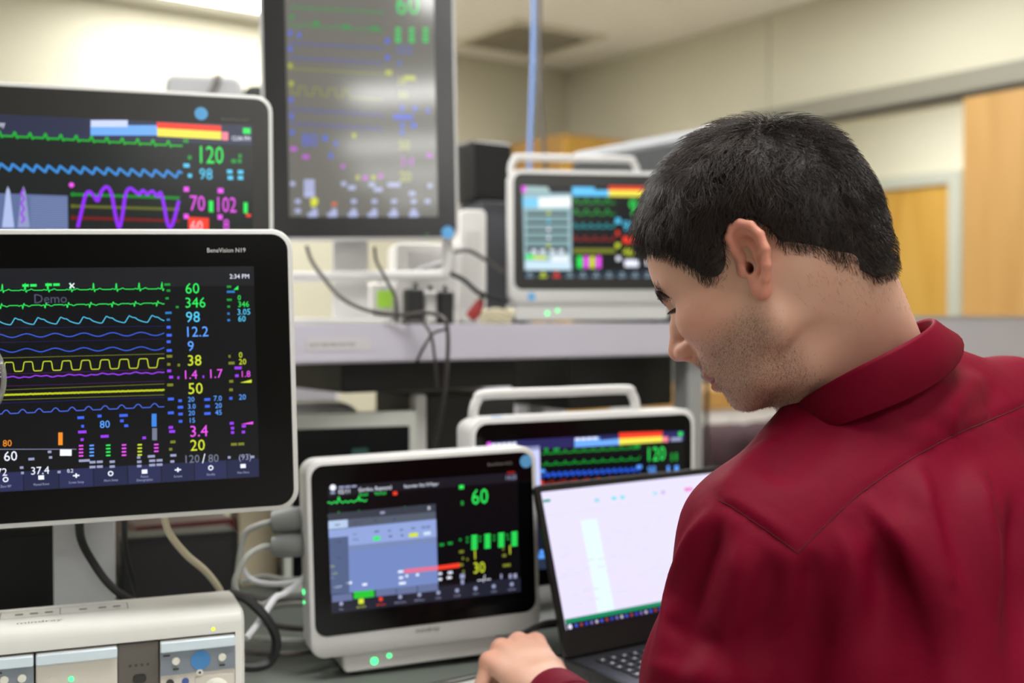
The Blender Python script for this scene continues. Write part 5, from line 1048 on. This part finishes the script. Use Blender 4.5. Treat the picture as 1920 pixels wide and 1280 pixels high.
tipR = [fing(k_, fdir * .05 + np.array((0, 0, -.006)), fdir * .024 + np.array((0, 0, -.020)), fdir * .010 + np.array((0, 0, -.018))) for k_ in KR]
for t_ in tipR:
    for q_ in t_: q_[2] = max(q_[2], ZB + .042)
thR = [WR + fdir * .03 - sdir * .02, WR + fdir * .07 - sdir * .045, WR + fdir * .10 - sdir * .05 + np.array((0, 0, -.008))]
parts.append(hand_mesh(-1, WR, KR, tipR, thR))
G = Field(np.array((-.2, .55, 0.0)), np.array((.85, 1.75, 1.22)), .011)
G.ell(mid * .55 + PEL * .45 + TF2 * .02, (.13, .075, .19), .03, R=TR_); G.ell(PEL, (.14, .10, .12), .03, R=TR_); G.cone(SL, SR, .05, .05, .03)
G.cone(NB, mid, .052, .07, .03)
G.chain([SL, EL, WL], [.048, .040, .026], .02); G.chain([SR, ER, WR], [.048, .040, .026], .02)
LEGS = []
for s in (-1, 1):
    hip = PEL + TL * .085 * s + np.array((0, 0, -.04)); knee = hip + TF * .42 + TL * .05 * s; knee[2] = .52; ank = knee + TF * .02; ank[2] = .09; toe = ank + TF * .17; toe[2] = .04; LEGS.append((hip, knee, ank, toe))
    G.chain([hip, knee, ank], [.075, .052, .036], .02); G.chain([ank, toe], [.036, .028], .02)
parts.append(G.mesh())
off = 0; PP = []; QQ = []; rng = []
for i, (p, q) in enumerate(parts):
    if i < 3: p = h2w(p)
    PP.append(p); QQ.append(q + off); rng.append((off, off + len(p))); off += len(p)
PP = np.concatenate(PP); QQ = np.concatenate(QQ)
loc = w2h(PP); fL, lL, uL = loc.T; isH = np.zeros(len(PP)); isH[:rng[2][1]] = 1
def sst(x, a, b): t = np.clip((x - a) / (b - a), 0, 1); return t * t * (3 - 2 * t)
# beard shadow: jaw, chin and upper lip; warm areas: ears, nose, cheek, knuckles
jawline = sst(-uL, .018, .052) * sst(fL, -.004, .026) * sst(-uL + .0 * fL, -1, .135 * 0 + .02) 
lipz = np.exp(-((uL + .067) / .0105) ** 2) * sst(fL, .088, .098) * (np.abs(lL) < .024)
beard = np.clip(jawline * sst(-(uL + .5 * fL), -.03, .02), 0, 1) * (1 - lipz) * isH
beard = np.clip(beard + isH * sst(-uL, .040, .050) * sst(fL, .085, .098) * (np.abs(lL) < .03) * .8 * (1 - lipz), 0, 1)
ears = np.zeros(len(PP)); ears[rng[1][0]:rng[2][1]] = 1
red = np.clip(ears * .5 + isH * (np.exp(-(((fL - .118) / .014) ** 2 + (lL / .016) ** 2 + ((uL + .027) / .014) ** 2)) * .6 + .25 * np.exp(-(((fL - .07) / .03) ** 2 + ((uL + .02) / .025) ** 2))), 0, 1)
for kx in K: red = np.maximum(red, .5 * np.exp(-np.sum((PP - kx) ** 2, 1) / .014 ** 2) * (1 - isH))
lips = lipz * isH * .9
m_skin = bpy.data.materials.new('skin'); m_skin.use_nodes = True; nt = m_skin.node_tree; N_ = nt.nodes; L_ = nt.links; bs = N_['Principled BSDF']
def attrn(nm): a = N_.new('ShaderNodeAttribute'); a.attribute_name = nm; return a.outputs['Fac']
def mixn(fac, c1, c2, blend='MIX'):
    m = N_.new('ShaderNodeMixRGB'); m.blend_type = blend
    if hasattr(fac, 'links'): L_.new(fac, m.inputs[0])
    else: m.inputs[0].default_value = fac
    for i, c in ((1, c1), (2, c2)):
        if hasattr(c, 'links'): L_.new(c, m.inputs[i])
        else: m.inputs[i].default_value = lin(c) + (1,)
    return m.outputs[0]
tc = N_.new('ShaderNodeTexCoord'); nz = N_.new('ShaderNodeTexNoise'); nz.inputs['Scale'].default_value = 45; nz.inputs['Detail'].default_value = 6; L_.new(tc.outputs['Object'], nz.inputs['Vector'])
c = mixn(nz.outputs['Fac'], (202, 154, 132), (216, 172, 152)); c = mixn(attrn('warm'), c, (206, 112, 92)); c = mixn(attrn('lips'), c, (160, 86, 88))
nz2 = N_.new('ShaderNodeTexNoise'); nz2.inputs['Scale'].default_value = 900; nz2.inputs['Detail'].default_value = 2; L_.new(tc.outputs['Object'], nz2.inputs['Vector'])
cr = N_.new('ShaderNodeMapRange'); cr.inputs['From Min'].default_value = .38; cr.inputs['From Max'].default_value = .62; cr.inputs['To Min'].default_value = .25; cr.inputs['To Max'].default_value = .58; L_.new(nz2.outputs['Fac'], cr.inputs['Value'])
mu = N_.new('ShaderNodeMath'); mu.operation = 'MULTIPLY'; L_.new(attrn('beard'), mu.inputs[0]); L_.new(cr.outputs[0], mu.inputs[1])
c = mixn(mu.outputs[0], c, (98, 76, 66)); L_.new(c, bs.inputs['Base Color'])
bs.inputs['Roughness'].default_value = .48; bs.inputs['Subsurface Weight'].default_value = .25; bs.inputs['Subsurface Radius'].default_value = (1, .4, .25); bs.inputs['Subsurface Scale'].default_value = .006; bs.inputs['Specular IOR Level'].default_value = .4
bp = N_.new('ShaderNodeBump'); bp.inputs['Strength'].default_value = .18; bp.inputs['Distance'].default_value = .0006; nz3 = N_.new('ShaderNodeTexNoise'); nz3.inputs['Scale'].default_value = 420; L_.new(tc.outputs['Object'], nz3.inputs['Vector']); L_.new(nz3.outputs['Fac'], bp.inputs['Height']); L_.new(bp.outputs[0], bs.inputs['Normal'])
person = npmesh('person', PP, QQ, m_skin, None, {'beard': beard, 'warm': red, 'lips': lips})
tag(person, 'dark-haired man in a burgundy shirt bending over the laptop', 'person')

# ---- hair
def poly_sd(pts, X, Y):
    pts = np.array(pts); d = np.full(X.shape, 1e9); ins = np.zeros(X.shape, bool); n = len(pts)
    for i in range(n):
        a = pts[i]; b = pts[(i + 1) % n]; e = b - a; t = np.clip(((X - a[0]) * e[0] + (Y - a[1]) * e[1]) / (e @ e), 0, 1)
        d = np.minimum(d, np.hypot(X - a[0] - e[0] * t, Y - a[1] - e[1] * t))
        cnd = ((a[1] > Y) != (b[1] > Y)) & (X < (b[0] - a[0]) * (Y - a[1]) / (b[1] - a[1] + 1e-12) + a[0]); ins ^= cnd
    return np.where(ins, -d, d)
hp = [hl(1221, 466, .0), hl(1236, 470, .03), hl(1262, 482, .05), hl(1300, 505, .062), hl(1325, 535, .068), hl(1352, 540, .070), hl(1362, 520, .07), hl(1366, 480, .072), hl(1362, 445, .073), hl(1375, 424, .074), hl(1410, 412, .074), hl(1440, 432, .074), hl(1458, 455, .072), hl(1480, 478, .07), hl(1520, 498, .066), hl(1560, 508, .06), hl(1600, 506, .045), hl(1630, 518, .03), hl(1646, 530, .0)]
hp = hp + [(-.16, hp[-1][1]), (-.16, .2), (.17, .2), (.17, hp[0][1] + .004)]
HG = Field((-.15, -.115, -.09), (.15, .115, .17), .0024)
HG.ell((.001, 0, .040), (.098, .0785, .085), .01); HG.ell((-.03, 0, .025), (.072, .073, .072), .02); HG.ell((.046, 0, .043), (.049, .062, .046), .02); HG.cone((-.040, 0, .0), (-.048, 0, -.05), .046, .042, .03)
X = HG.ax[0][:, None, None]; Z = HG.ax[2][None, None, :]; sd2 = poly_sd(hp, *np.meshgrid(HG.ax[0], HG.ax[2], indexing='ij'))[:, None, :]
top = sst(Z, .02, .10) * np.ones_like(X); frontb = sst(X, .02, .09) * sst(Z, .03, .09)
thick = .0015 + sst(-sd2, .0, .030) * (.0055 + .0030 * top - .0020 * frontb)
Fd = np.maximum(HG.F - thick, sd2 * .9 + .0015); HG.F = Fd.astype(np.float32)
Ph, Qh = HG.mesh(); Ph = adj_smooth(Ph, Qh, 3, .5); Nh = vnormals(Ph, Qh)
rg = np.random.RandomState(3)
def strands(P0, N0, D0, Ls, lift, curl, rad, seg=4, sag=0.0):
    n = len(P0); T = np.linspace(0, 1, seg + 1); side = np.cross(N0, D0); pts = []
    ph = rg.rand(n) * 6.28; am = curl * (.4 + .6 * rg.rand(n))
    for t in T:
        pts.append(P0 + D0 * (Ls * t)[:, None] + N0 * (lift * (1 - (1 - t) ** 2) - Ls * Ls * t * t * sag)[:, None] + side * (am * Ls * np.sin(ph + 4.5 * t) - am * Ls * np.sin(ph))[:, None])
    VV = []; QQ_ = []
    for j, t in enumerate(T):
        r = rad * (1 - .75 * t ** 2)
        for a in range(3):
            an = 2.0944 * a; VV.append(pts[j] + (side * math.cos(an) + N0 * math.sin(an)) * (r[:, None] if hasattr(r, '__len__') else r))
    VV = np.stack(VV, 1); m = 3 * (seg + 1); base = (np.arange(n) * m)[:, None]; q = []
    for j in range(seg):
        for a in range(3): q.append([j * 3 + a, j * 3 + (a + 1) % 3, (j + 1) * 3 + (a + 1) % 3, (j + 1) * 3 + a])
    q = np.array(q); return VV.reshape(-1, 3), (base[:, None, :] * 0 + (np.arange(n) * m)[:, None, None] + q[None]).reshape(-1, 4)
def sample(P, Q, N, n, w=None):
    A = np.linalg.norm(np.cross(P[Q[:, 2]] - P[Q[:, 0]], P[Q[:, 3]] - P[Q[:, 1]]), axis=1)
    if w is not None: A = A * w
    i = rg.choice(len(Q), n, p=A / A.sum()); u = rg.rand(n, 1); v = rg.rand(n, 1); q = Q[i]
    p = (P[q[:, 0]] * (1 - u) + P[q[:, 1]] * u) * (1 - v) + (P[q[:, 3]] * (1 - u) + P[q[:, 2]] * u) * v
    nn = N[q[:, 0]]; return p, nn / np.linalg.norm(nn, axis=1, keepdims=True)
cen = np.array((0., 0, .03)); qc = Ph[Qh].mean(1); outw = np.sum(Nh[Qh[:, 0]] * (qc - cen), 1) > 0
Qo = Qh[outw]; p0, n0 = sample(Ph, Qo, Nh, 26000)
crown = np.array((-.060, .012, .118)); dv = p0 - crown; dv[:, 0] += .012; flow = dv - n0 * np.sum(dv * n0, 1, keepdims=True); flow /= np.linalg.norm(flow, axis=1, keepdims=True) + 1e-9
down = np.array((0.25, 0, -1.)); dn = down - n0 * (n0 @ down)[:, None]; wgt = sst(np.abs(p0[:, 1]), .03, .075)[:, None] * .55; flow = flow * (1 - wgt) + dn * wgt
jit = rg.randn(*p0.shape) * .22; jit -= n0 * np.sum(jit * n0, 1, keepdims=True)
clump = np.array([[mnoise.noise(Vector(tuple(p * 55))), mnoise.noise(Vector(tuple(p * 55 + 9))), mnoise.noise(Vector(tuple(p * 55 + 23)))] for p in p0]) * 1.1
clump -= n0 * np.sum(clump * n0, 1, keepdims=True); flow = flow + jit + clump; flow /= np.linalg.norm(flow, axis=1, keepdims=True)
tp = sst(p0[:, 2], .05, .12); Ls = (.015 + .015 * tp + .006 * sst(p0[:, 0], .03, .09)) * (.7 + .6 * rg.rand(len(p0)))
lumpy = .5 + 1.1 * np.array([mnoise.noise(Vector(tuple(p * 75 + 40))) for p in p0]); nape = sst(-p0[:, 2], -.02, .03) * sst(-p0[:, 0], -.0, .05); Ls *= (1 - .45 * nape); edge = -poly_sd(hp, p0[:, 0], p0[:, 2]); Ls *= (.50 + .50 * sst(edge, .002, .020))
sv, sq = strands(p0 - n0 * .0012, n0, flow, Ls, .0045 + .0050 * (.4 + tp) * np.clip(lumpy, 0, 1) + .0030 * rg.rand(len(p0)), .12, .00026, 5, 1.5)
hv = np.concatenate([Ph, sv]); hq = np.concatenate([Qh, sq + len(Ph)])
m_hair = mat('hair_dark_brown', (42, 30, 25), .46, var=.3, scale=220, spec=.45)
hair = npmesh('hair', h2w(hv), hq, m_hair, person); hair['kind'] = 'stuff'
# eyebrows, lashes, stubble
Nf = vnormals(P, Q)
bw_ = np.exp(-(((P[:, 2] - .026) / .0055) ** 2)) * (P[:, 0] > .07) * (np.abs(P[:, 1]) > .010) * (np.abs(P[:, 1]) < .048)
p0, n0 = sample(P, Q, Nf, 560, bw_[Q].mean(1)); d0 = np.stack([-.35 * np.ones(len(p0)), np.sign(p0[:, 1]) * .9, .15 * np.ones(len(p0))], 1) + rg.randn(len(p0), 3) * .15; d0 -= n0 * np.sum(d0 * n0, 1, keepdims=True); d0 /= np.linalg.norm(d0, axis=1, keepdims=True)
bv, bq = strands(p0, n0, d0, .009 * (.6 + .6 * rg.rand(len(p0))), .0014, .05, .00022, 3, 0)
th = np.concatenate([np.linspace(-1, 1, 60)] * 2); sg = np.repeat([1, -1], 60)
lp = np.stack([.0800 + .0130 * np.cos(th * .9), sg * .032 + .0135 * np.sin(th * .9), .0070 - .001 * np.abs(th)], 1); ln = np.tile(np.array((.55, 0, -.85)), (120, 1)); ld = np.stack([.9 * np.ones(120), .5 * np.sin(th), -.25 * np.ones(120)], 1); ld /= np.linalg.norm(ld, axis=1, keepdims=True)
lv_, lq = strands(lp, np.tile(np.array((0, 0, 1.)), (120, 1)), ld, np.full(120, .009), .002, .02, .00022, 3, 0)
brow = npmesh('eyebrows', h2w(np.concatenate([bv, lv_])), np.concatenate([bq, lq + len(bv)]), m_hair, person); brow['kind'] = 'stuff'
bd = beard[:len(P)]; p0, n0 = sample(P, Q, Nf, 7000, np.clip(bd[Q].mean(1), 0, 1) ** 1.2 + 1e-6)
d0 = np.tile(np.array((.45, 0, -1.)), (len(p0), 1)) + rg.randn(len(p0), 3) * .35; d0 -= n0 * np.sum(d0 * n0, 1, keepdims=True); d0 /= np.linalg.norm(d0, axis=1, keepdims=True) + 1e-9; d0 = d0 * .8 + n0 * .6
bv, bq = strands(p0, n0, d0, .0022 * (.6 + .7 * rg.rand(len(p0))), .0002, .02, .00011, 2, 0)
stb = npmesh('stubble', h2w(bv), bq, mat('stubble_brown', (70, 48, 38), .5, var=.2), person); stb['kind'] = 'stuff'
# fuzz on the nape
nz_ = np.exp(-(((P[:, 0] + .065) / .03) ** 2 + ((P[:, 2] + .052) / .024) ** 2)); p0, n0 = sample(P, Q, Nf, 450, nz_[Q].mean(1) + 1e-7)
d0 = np.tile(np.array((-.1, 0, -1.)), (len(p0), 1)) + rg.randn(len(p0), 3) * .35; d0 -= n0 * np.sum(d0 * n0, 1, keepdims=True); d0 /= np.linalg.norm(d0, axis=1, keepdims=True)
bv, bq = strands(p0, n0, d0, .005 * (.5 + .8 * rg.rand(len(p0))), .0008, .1, .00006, 3, 0); fz = npmesh('nape_hair', h2w(bv), bq, m_hair, person); fz['kind'] = 'stuff'
# ---- shirt
from mathutils.bvhtree import BVHTree
G = Field((-.06, .68, .50), (.80, 1.75, 1.30), .0046)
c1 = mid - TU * .15 + TF2 * .02
G.ell(c1, (.200, .130, .19), .04, R=TR_)
G.ell(mid - TU * .075 - TF2 * .025, (.175, .10, .10), .05, R=TR_)
G.ell(PEL + TU * .12, (.185, .135, .26), .05, R=TR_)
for S_, dn_ in ((SL, .024), (SR, -.006)):
    G.cone(NB - TU * dn_, S_ + TU * .000, .053, .054, .04)
    G.cone(NB - TF2 * .03 - TU * .06, S_ - TU * .03 - TF2 * .02, .05, .054, .04)
G.chain([SL, SL + (EL - SL) * .5 , EL], [.060, .061, .052], .035); G.chain([EL, EL * .3 + WL * .7, WL - (WL - EL) / np.linalg.norm(WL - EL) * .016], [.043, .038, .036], .02)
G.chain([SR, ER], [.062, .056], .035); G.chain([ER, WR - (WR - ER) * .08], [.056, .040], .02)
# neck opening
G.cone(NB + (HO - NB) * .20, NB + (HO - NB) * 1.2, .060, .075, .008, 'sub')
SP, SQ = G.mesh(); SP = adj_smooth(SP, SQ, 2, .5)
def raycast(bvh, pts, off=0.0):
    out = []
    for px, py in pts:
        o = Vector((0, 0, CAMZ)); d = (at(px, py, 1.0) - o).normalized(); h, n_, i_, t_ = bvh.ray_cast(o, d)
        if h is not None: out.append(V3(h + n_ * off))
    return np.array(out)
bvh = BVHTree.FromPolygons([tuple(p) for p in SP], [tuple(int(i) for i in q) for q in SQ])
def densify(pts, n=12): return [(p.x, p.y) for p in catmull([(a, b, 0) for a, b in pts], n)]
def crease(pts, w, amp, asym=0.0, grow=False):
    """press (amp<0) or raise (amp>0) a fold along a line on the cloth; asym leans the flank"""
    global SP
    C = raycast(bvh, densify(pts))
    if len(C) < 2: return
    N = vnormals(SP, SQ); lo = C.min(0) - w * 4; hi = C.max(0) + w * 4; sel = np.where(((SP > lo) & (SP < hi)).all(1))[0]; p = SP[sel]; best = np.full(len(sel), 1e9); tpar = np.zeros(len(sel)); sgn = np.zeros(len(sel))
    for i in range(len(C) - 1):
        a, b = C[i], C[i + 1]; e = b - a; t = np.clip((p - a) @ e / (e @ e + 1e-12), 0, 1); r = p - a - t[:, None] * e; d = np.linalg.norm(r, axis=1); m = d < best
        best[m] = d[m]; tpar[m] = (i + t[m]) / (len(C) - 1); sgn[m] = np.sign(np.sum(np.cross(N[sel][m], e) * r[m], 1))
    fade = np.clip(np.minimum(tpar, 1 - tpar) / .18, 0, 1) ** .7
    if grow: fade = sst(tpar, 0, .3) * (1 - .6 * sst(tpar, .55, 1)); w = w * (.35 + 1.1 * tpar)
    ww = np.where(sgn > 0, w * (1 + asym), w * (1 - asym)); SP[sel] += N[sel] * (1.15 * amp * fade * np.exp(-(best / ww) ** (1.4 if np.max(w) < .012 else 2.0)))[:, None]
# broad, soft drapery first
N = vnormals(SP, SQ)
tl = (SP - mid) @ TL2; tu = (SP - mid) @ TU
nzv = np.array([mnoise.noise(Vector((a * 7, b * 3.2, c * 4))) for a, b, c in zip(tl, tu, (SP - mid) @ TF2)])
nzw = np.array([mnoise.noise(Vector((a * 22 + b * 6, b * 9, 3.1))) for a, b in zip(tl, tu)])
SP = SP + N * (.0050 * nzv * sst(-tu, .02, .2) + .0012 * nzw)[:, None]
for pts_, w_, a_, as_ in (
    ([(1608, 918), (1655, 985), (1700, 1050), (1735, 1120), (1760, 1200), (1775, 1300)], .020, .011, .62),
    ([(1725, 850), (1735, 940), (1748, 1040), (1770, 1150), (1790, 1300)], .018, .010, -.4),
    ([(1830, 850), (1842, 960), (1850, 1080), (1852, 1300)], .020, .012, -.3),
    ([(1905, 900), (1910, 1020), (1910, 1150), (1905, 1300)], .020, -.010, 0),
    ([(1520, 1020), (1530, 1100), (1520, 1200), (1490, 1320)], .022, -.010, 0),
    ([(1570, 970), (1590, 1060), (1590, 1160), (1560, 1320)], .020, .008, .3),
    ([(1640, 990), (1660, 1080), (1655, 1180), (1620, 1320)], .020, -.010, 0),
    ([(1345, 945), (1300, 1000), (1262, 1090), (1240, 1200), (1210, 1320)], .010, .006, 0),
    ([(1360, 960), (1330, 1020), (1300, 1110), (1280, 1220), (1260, 1320)], .014, -.010, .2),
    ([(1400, 985), (1385, 1080), (1360, 1190), (1330, 1320)], .020, .008, 0),
    ([(1450, 1020), (1445, 1110), (1420, 1220), (1390, 1320)], .018, -.008, 0),
    ([(1235, 1150), (1290, 1190), (1370, 1215), (1450, 1215)], .014, -.006, 0),
    ([(1200, 1235), (1270, 1262), (1360, 1275), (1430, 1270)], .014, .005, 0)): crease(pts_, w_, a_, as_, True)
crease([(1460, 820), (1420, 850), (1380, 890), (1340, 925)], .012, .004); crease([(1560, 790), (1500, 850), (1440, 900)], .018, -.004); crease([(1640, 760), (1700, 800), (1760, 815)], .016, .004); crease([(1840, 700), (1800, 750), (1770, 800)], .012, .004); crease([(1870, 720), (1850, 780)], .010, -.003)

yk = [(1960, 742), (1920, 760), (1850, 790), (1790, 815), (1700, 865), (1613, 925), (1550, 982), (1495, 1036)]; ah_ = [(1495, 1036), (1450, 1003), (1405, 972), (1372, 950), (1348, 938)]
crease(yk, .0045, -.0028); crease([(x + 6, y - 9) for x, y in yk], .006, .0022); crease(ah_, .005, -.0035); crease([(x + 8, y - 10) for x, y in ah_], .007, .0028)
SP = adj_smooth(SP, SQ, 1, .35)
m_shirt = bpy.data.materials.new('shirt_burgundy'); m_shirt.use_nodes = True; nt = m_shirt.node_tree; N_ = nt.nodes; L_ = nt.links; bs = N_['Principled BSDF']
tc = N_.new('ShaderNodeTexCoord'); nz = N_.new('ShaderNodeTexNoise'); nz.inputs['Scale'].default_value = 60; nz.inputs['Detail'].default_value = 6; L_.new(tc.outputs['Object'], nz.inputs['Vector'])
L_.new(mixn(nz.outputs['Fac'], (100, 3, 29), (112, 5, 35)), bs.inputs['Base Color']); bs.inputs['Roughness'].default_value = .62; bs.inputs['Sheen Weight'].default_value = .0; bs.inputs['Specular IOR Level'].default_value = .08
try: bs.inputs['Sheen Tint'].default_value = lin((230, 120, 150)) + (1,)
except Exception: pass
nb_ = N_.new('ShaderNodeTexNoise'); nb_.inputs['Scale'].default_value = 38; nb_.inputs['Detail'].default_value = 4; nb_.inputs['Distortion'].default_value = .6; L_.new(tc.outputs['Object'], nb_.inputs['Vector']); nw = N_.new('ShaderNodeTexNoise'); nw.inputs['Scale'].default_value = 1400; L_.new(tc.outputs['Object'], nw.inputs['Vector'])
b1 = N_.new('ShaderNodeBump'); b1.inputs['Strength'].default_value = .14; b1.inputs['Distance'].default_value = .006; L_.new(nb_.outputs['Fac'], b1.inputs['Height']); b2 = N_.new('ShaderNodeBump'); b2.inputs['Strength'].default_value = .25; b2.inputs['Distance'].default_value = .0004; L_.new(nw.outputs['Fac'], b2.inputs['Height']); L_.new(b1.outputs[0], b2.inputs['Normal']); L_.new(b2.outputs[0], bs.inputs['Normal'])
shirt = npmesh('shirt', SP, SQ, m_shirt, person); shirt['label'] = 'burgundy long-sleeved shirt'
bvh = BVHTree.FromPolygons([tuple(p) for p in SP], [tuple(int(i) for i in q) for q in SQ])
m_thread = mat('thread_burgundy', (66, 4, 20), .9)
for nm, pl in (('yoke_seam', yk), ('armhole_seam', ah_)):
    C = raycast(bvh, densify(pl, 10), .0002)
    if len(C) > 2: MB().tube([Vector(c_) for c_ in C], .0004, 6).build(nm, m_thread, person)
# ---- collar: stand and fall wrapped round the neck
ax = (HO + HM @ np.array((-.035, 0, -.05))) - NB; ax /= np.linalg.norm(ax)
fw_ = TF * .75 + f0 * .25; fw_ -= ax * (fw_ @ ax); fw_ /= np.linalg.norm(fw_); lf = np.cross(ax, fw_)
def ring(h_back, hs, h_front, rf, rl, n=40, cut=.0):
    out = []
    for i in range(n + 1):
        ph = -math.pi * (1 - cut) + 2 * math.pi * (1 - cut) * i / n; b = math.cos(ph)
        out.append(NB - fw_ * (b * rf) + lf * (math.sin(ph) * rl) + ax * (hs + (h_back - h_front) / 2 * b + ((h_back + h_front) / 2 - hs) * b * b + .048 * math.sin(ph)) - fw_ * 0.004)
    return out
def band(rings, thick):
    m = len(rings[0]); A = np.array(rings); Pn = A.reshape(-1, 3); Qn = np.array([[i * m + j, i * m + j + 1, (i + 1) * m + j + 1, (i + 1) * m + j] for i in range(len(rings) - 1) for j in range(m - 1)])
    Nn = vnormals(Pn, Qn); P2 = np.concatenate([Pn, Pn + Nn * thick]); k_ = len(Pn); Q2 = [Qn[:, ::-1], Qn + k_]
    ed = [(j, j + 1) for j in range(m - 1)] + [((len(rings) - 1) * m + j + 1, (len(rings) - 1) * m + j) for j in range(m - 1)] + [((i + 1) * m, i * m) for i in range(len(rings) - 1)] + [(i * m + m - 1, (i + 1) * m + m - 1) for i in range(len(rings) - 1)]
    Q2.append(np.array([[a, b, b + k_, a + k_] for a, b in ed])); return P2, np.concatenate(Q2)
COLL = dict(rf=.070, rl=.066)
rings = [ring(.030, -.030, -.13, .080, .082, cut=.03), ring(.060, -.002, -.11, .077, .081, cut=.03), ring(.083, .0165, -.088, .076, .081, cut=.03), ring(.0855, .0185, -.086, .0770, .0820, cut=.03), ring(.084, .0165, -.088, .0790, .0840, cut=.04), ring(.064, .003, -.102, .0890, .0960, cut=.05), ring(.045, -.010, -.115, .0985, .1080, cut=.06), ring(.0435, -.011, -.116, .0980, .1075, cut=.06)]
cp, cq = band(rings, .0012); collar = npmesh('collar', cp, cq, m_shirt, person)
# cuff
wd_ = (WL - EL) / np.linalg.norm(WL - EL); s1 = np.cross(wd_, zu); s1 /= np.linalg.norm(s1); s2 = np.cross(s1, wd_)
def cring(o, r): return [WL + wd_ * o + (s1 * math.cos(t) + s2 * math.sin(t)) * r for t in [2 * math.pi * i / 32 for i in range(33)]]
cp, cq = band([cring(-.062, .0375), cring(-.055, .040), cring(-.012, .0370), cring(-.002, .0362), cring(-.001, .0345), cring(-.03, .033)], .001); npmesh('cuff', cp, cq, m_shirt, person)
# ring on the ring finger
rc_ = K[2] * .45 + tips[2][0] * .55; rd = tips[2][0] - K[2]; rd /= np.linalg.norm(rd); r1 = np.cross(rd, zu); r1 /= np.linalg.norm(r1); r2_ = np.cross(rd, r1)
MB().tube([Vector(rc_ + (r1 * math.cos(t) + r2_ * math.sin(t)) * .0122) for t in [2 * math.pi * i / 32 for i in range(33)]], .0016, 8, cap=False).build('ring', mat('ring_silver', (190, 186, 176), .2, 1.0, var=0), person)
# trousers and shoes
G = Field((-.25, .5, .0), (.85, 1.7, .8), .011)
G.ell(PEL, (.175, .14, .14), .03, R=TR_)
for hip, knee, ank, toe in LEGS: G.chain([hip, knee, ank + np.array((0, 0, .0))], [.092, .068, .055], .03)
tp_, tq_ = G.mesh(); npmesh('trousers', adj_smooth(tp_, tq_, 2, .5), tq_, mat('trouser_dark', (38, 38, 44), .8, var=.1, scale=200), person)
for hip, knee, ank, toe in LEGS:
    G = Field(np.minimum(ank, toe) - .09, np.maximum(ank, toe) + .09, .006); lo_ = ank.copy(); lo_[2] = .045; G.chain([lo_ - TF * .04, toe + TF * .01], [.042, .038], .02); G.cone(lo_, ank, .04, .042, .02)
    p_, q_ = G.mesh(); p_[:, 2] = np.maximum(p_[:, 2], .002); npmesh('shoe', p_, q_, mat('shoe_black', (20, 19, 19), .4), person)
# ---------------------------------------------------------------- jacket over a chair beyond the bench
jc = at(1385, 880, 3.75)
chair = empty('office_chair', frame((jc.x, jc.y, 0), 20), 'dark office chair behind the bench, under the maroon jacket', 'chair')
MC = frame((jc.x, jc.y, 0), 20)
MB().slab(-.22, .22, .44, .80, .08, [(-.02, .02), (-.01, 0), (.03, 0), (.045, .02)]).build('backrest', m_black, chair, MC)
MB().slab(-.24, .24, -.46, .0, .08, [(.44, .02), (.455, 0), (.49, 0), (.50, .02)], M=Matrix(((1, 0, 0, 0), (0, 0, 1, 0), (0, 1, 0, 0), (0, 0, 0, 1)))).build('seat', m_black, chair, MC); MB().tube([(0, -.22, .1), (0, -.22, .45)], .03, 12).build('column', m_steel, chair, MC); MB().tube([(0, -.1, .46), (0, .06, .47), (0, .06, .52)], .02, 8).build('back_support', m_steel, chair, MC)
for i in range(5): a_ = 2 * math.pi * i / 5; MB().tube([(0, -.22, .09), (.28 * math.cos(a_), -.22 + .28 * math.sin(a_), .06), (.28 * math.cos(a_), -.22 + .28 * math.sin(a_), .003)], [.025, .02, .02], 8).build('leg', m_black, chair, MC)
Mn = np.array(MC); G = Field((-.32, -.14, .56), (.32, .14, 1.02), .01)
G.ell((-.02, .0, .93), (.24, .075, .055), .03); G.ell((.14, -.01, .95), (.10, .07, .05), .03); G.ell((-.14, -.02, .86), (.10, .08, .12), .03); G.ell((.02, -.055, .78), (.20, .045, .17), .03); G.ell((.17, -.03, .80), (.08, .06, .16), .03); G.ell((-.19, -.05, .72), (.06, .05, .14), .03)
G.op(lambda X, Y, Z: np.maximum(np.maximum(np.abs(X) - .225, np.abs(Y - .0125) - .0345), np.maximum(Z - .932, .0 - Z)) + 0 * X, (-.3, -.1, .5), (.3, .12, 1.0), .004, 'sub')
p_, q_ = G.mesh(); p_ = adj_smooth(p_, q_, 2, .5); n_ = vnormals(p_, q_); p_ = p_ + n_ * np.array([.012 * mnoise.noise(Vector((a * 14, b * 10, c_ * 6))) for a, b, c_ in p_])[:, None]; p_[:, 2] -= .13; p_ = p_ @ Mn[:3, :3].T + Mn[:3, 3]
jk = npmesh('jacket', p_, q_, mat('jacket_maroon', (44, 17, 24), .85, var=.2, scale=18, bump=.3)); tag(jk, 'dark maroon jacket slung over the office chair back', 'jacket')
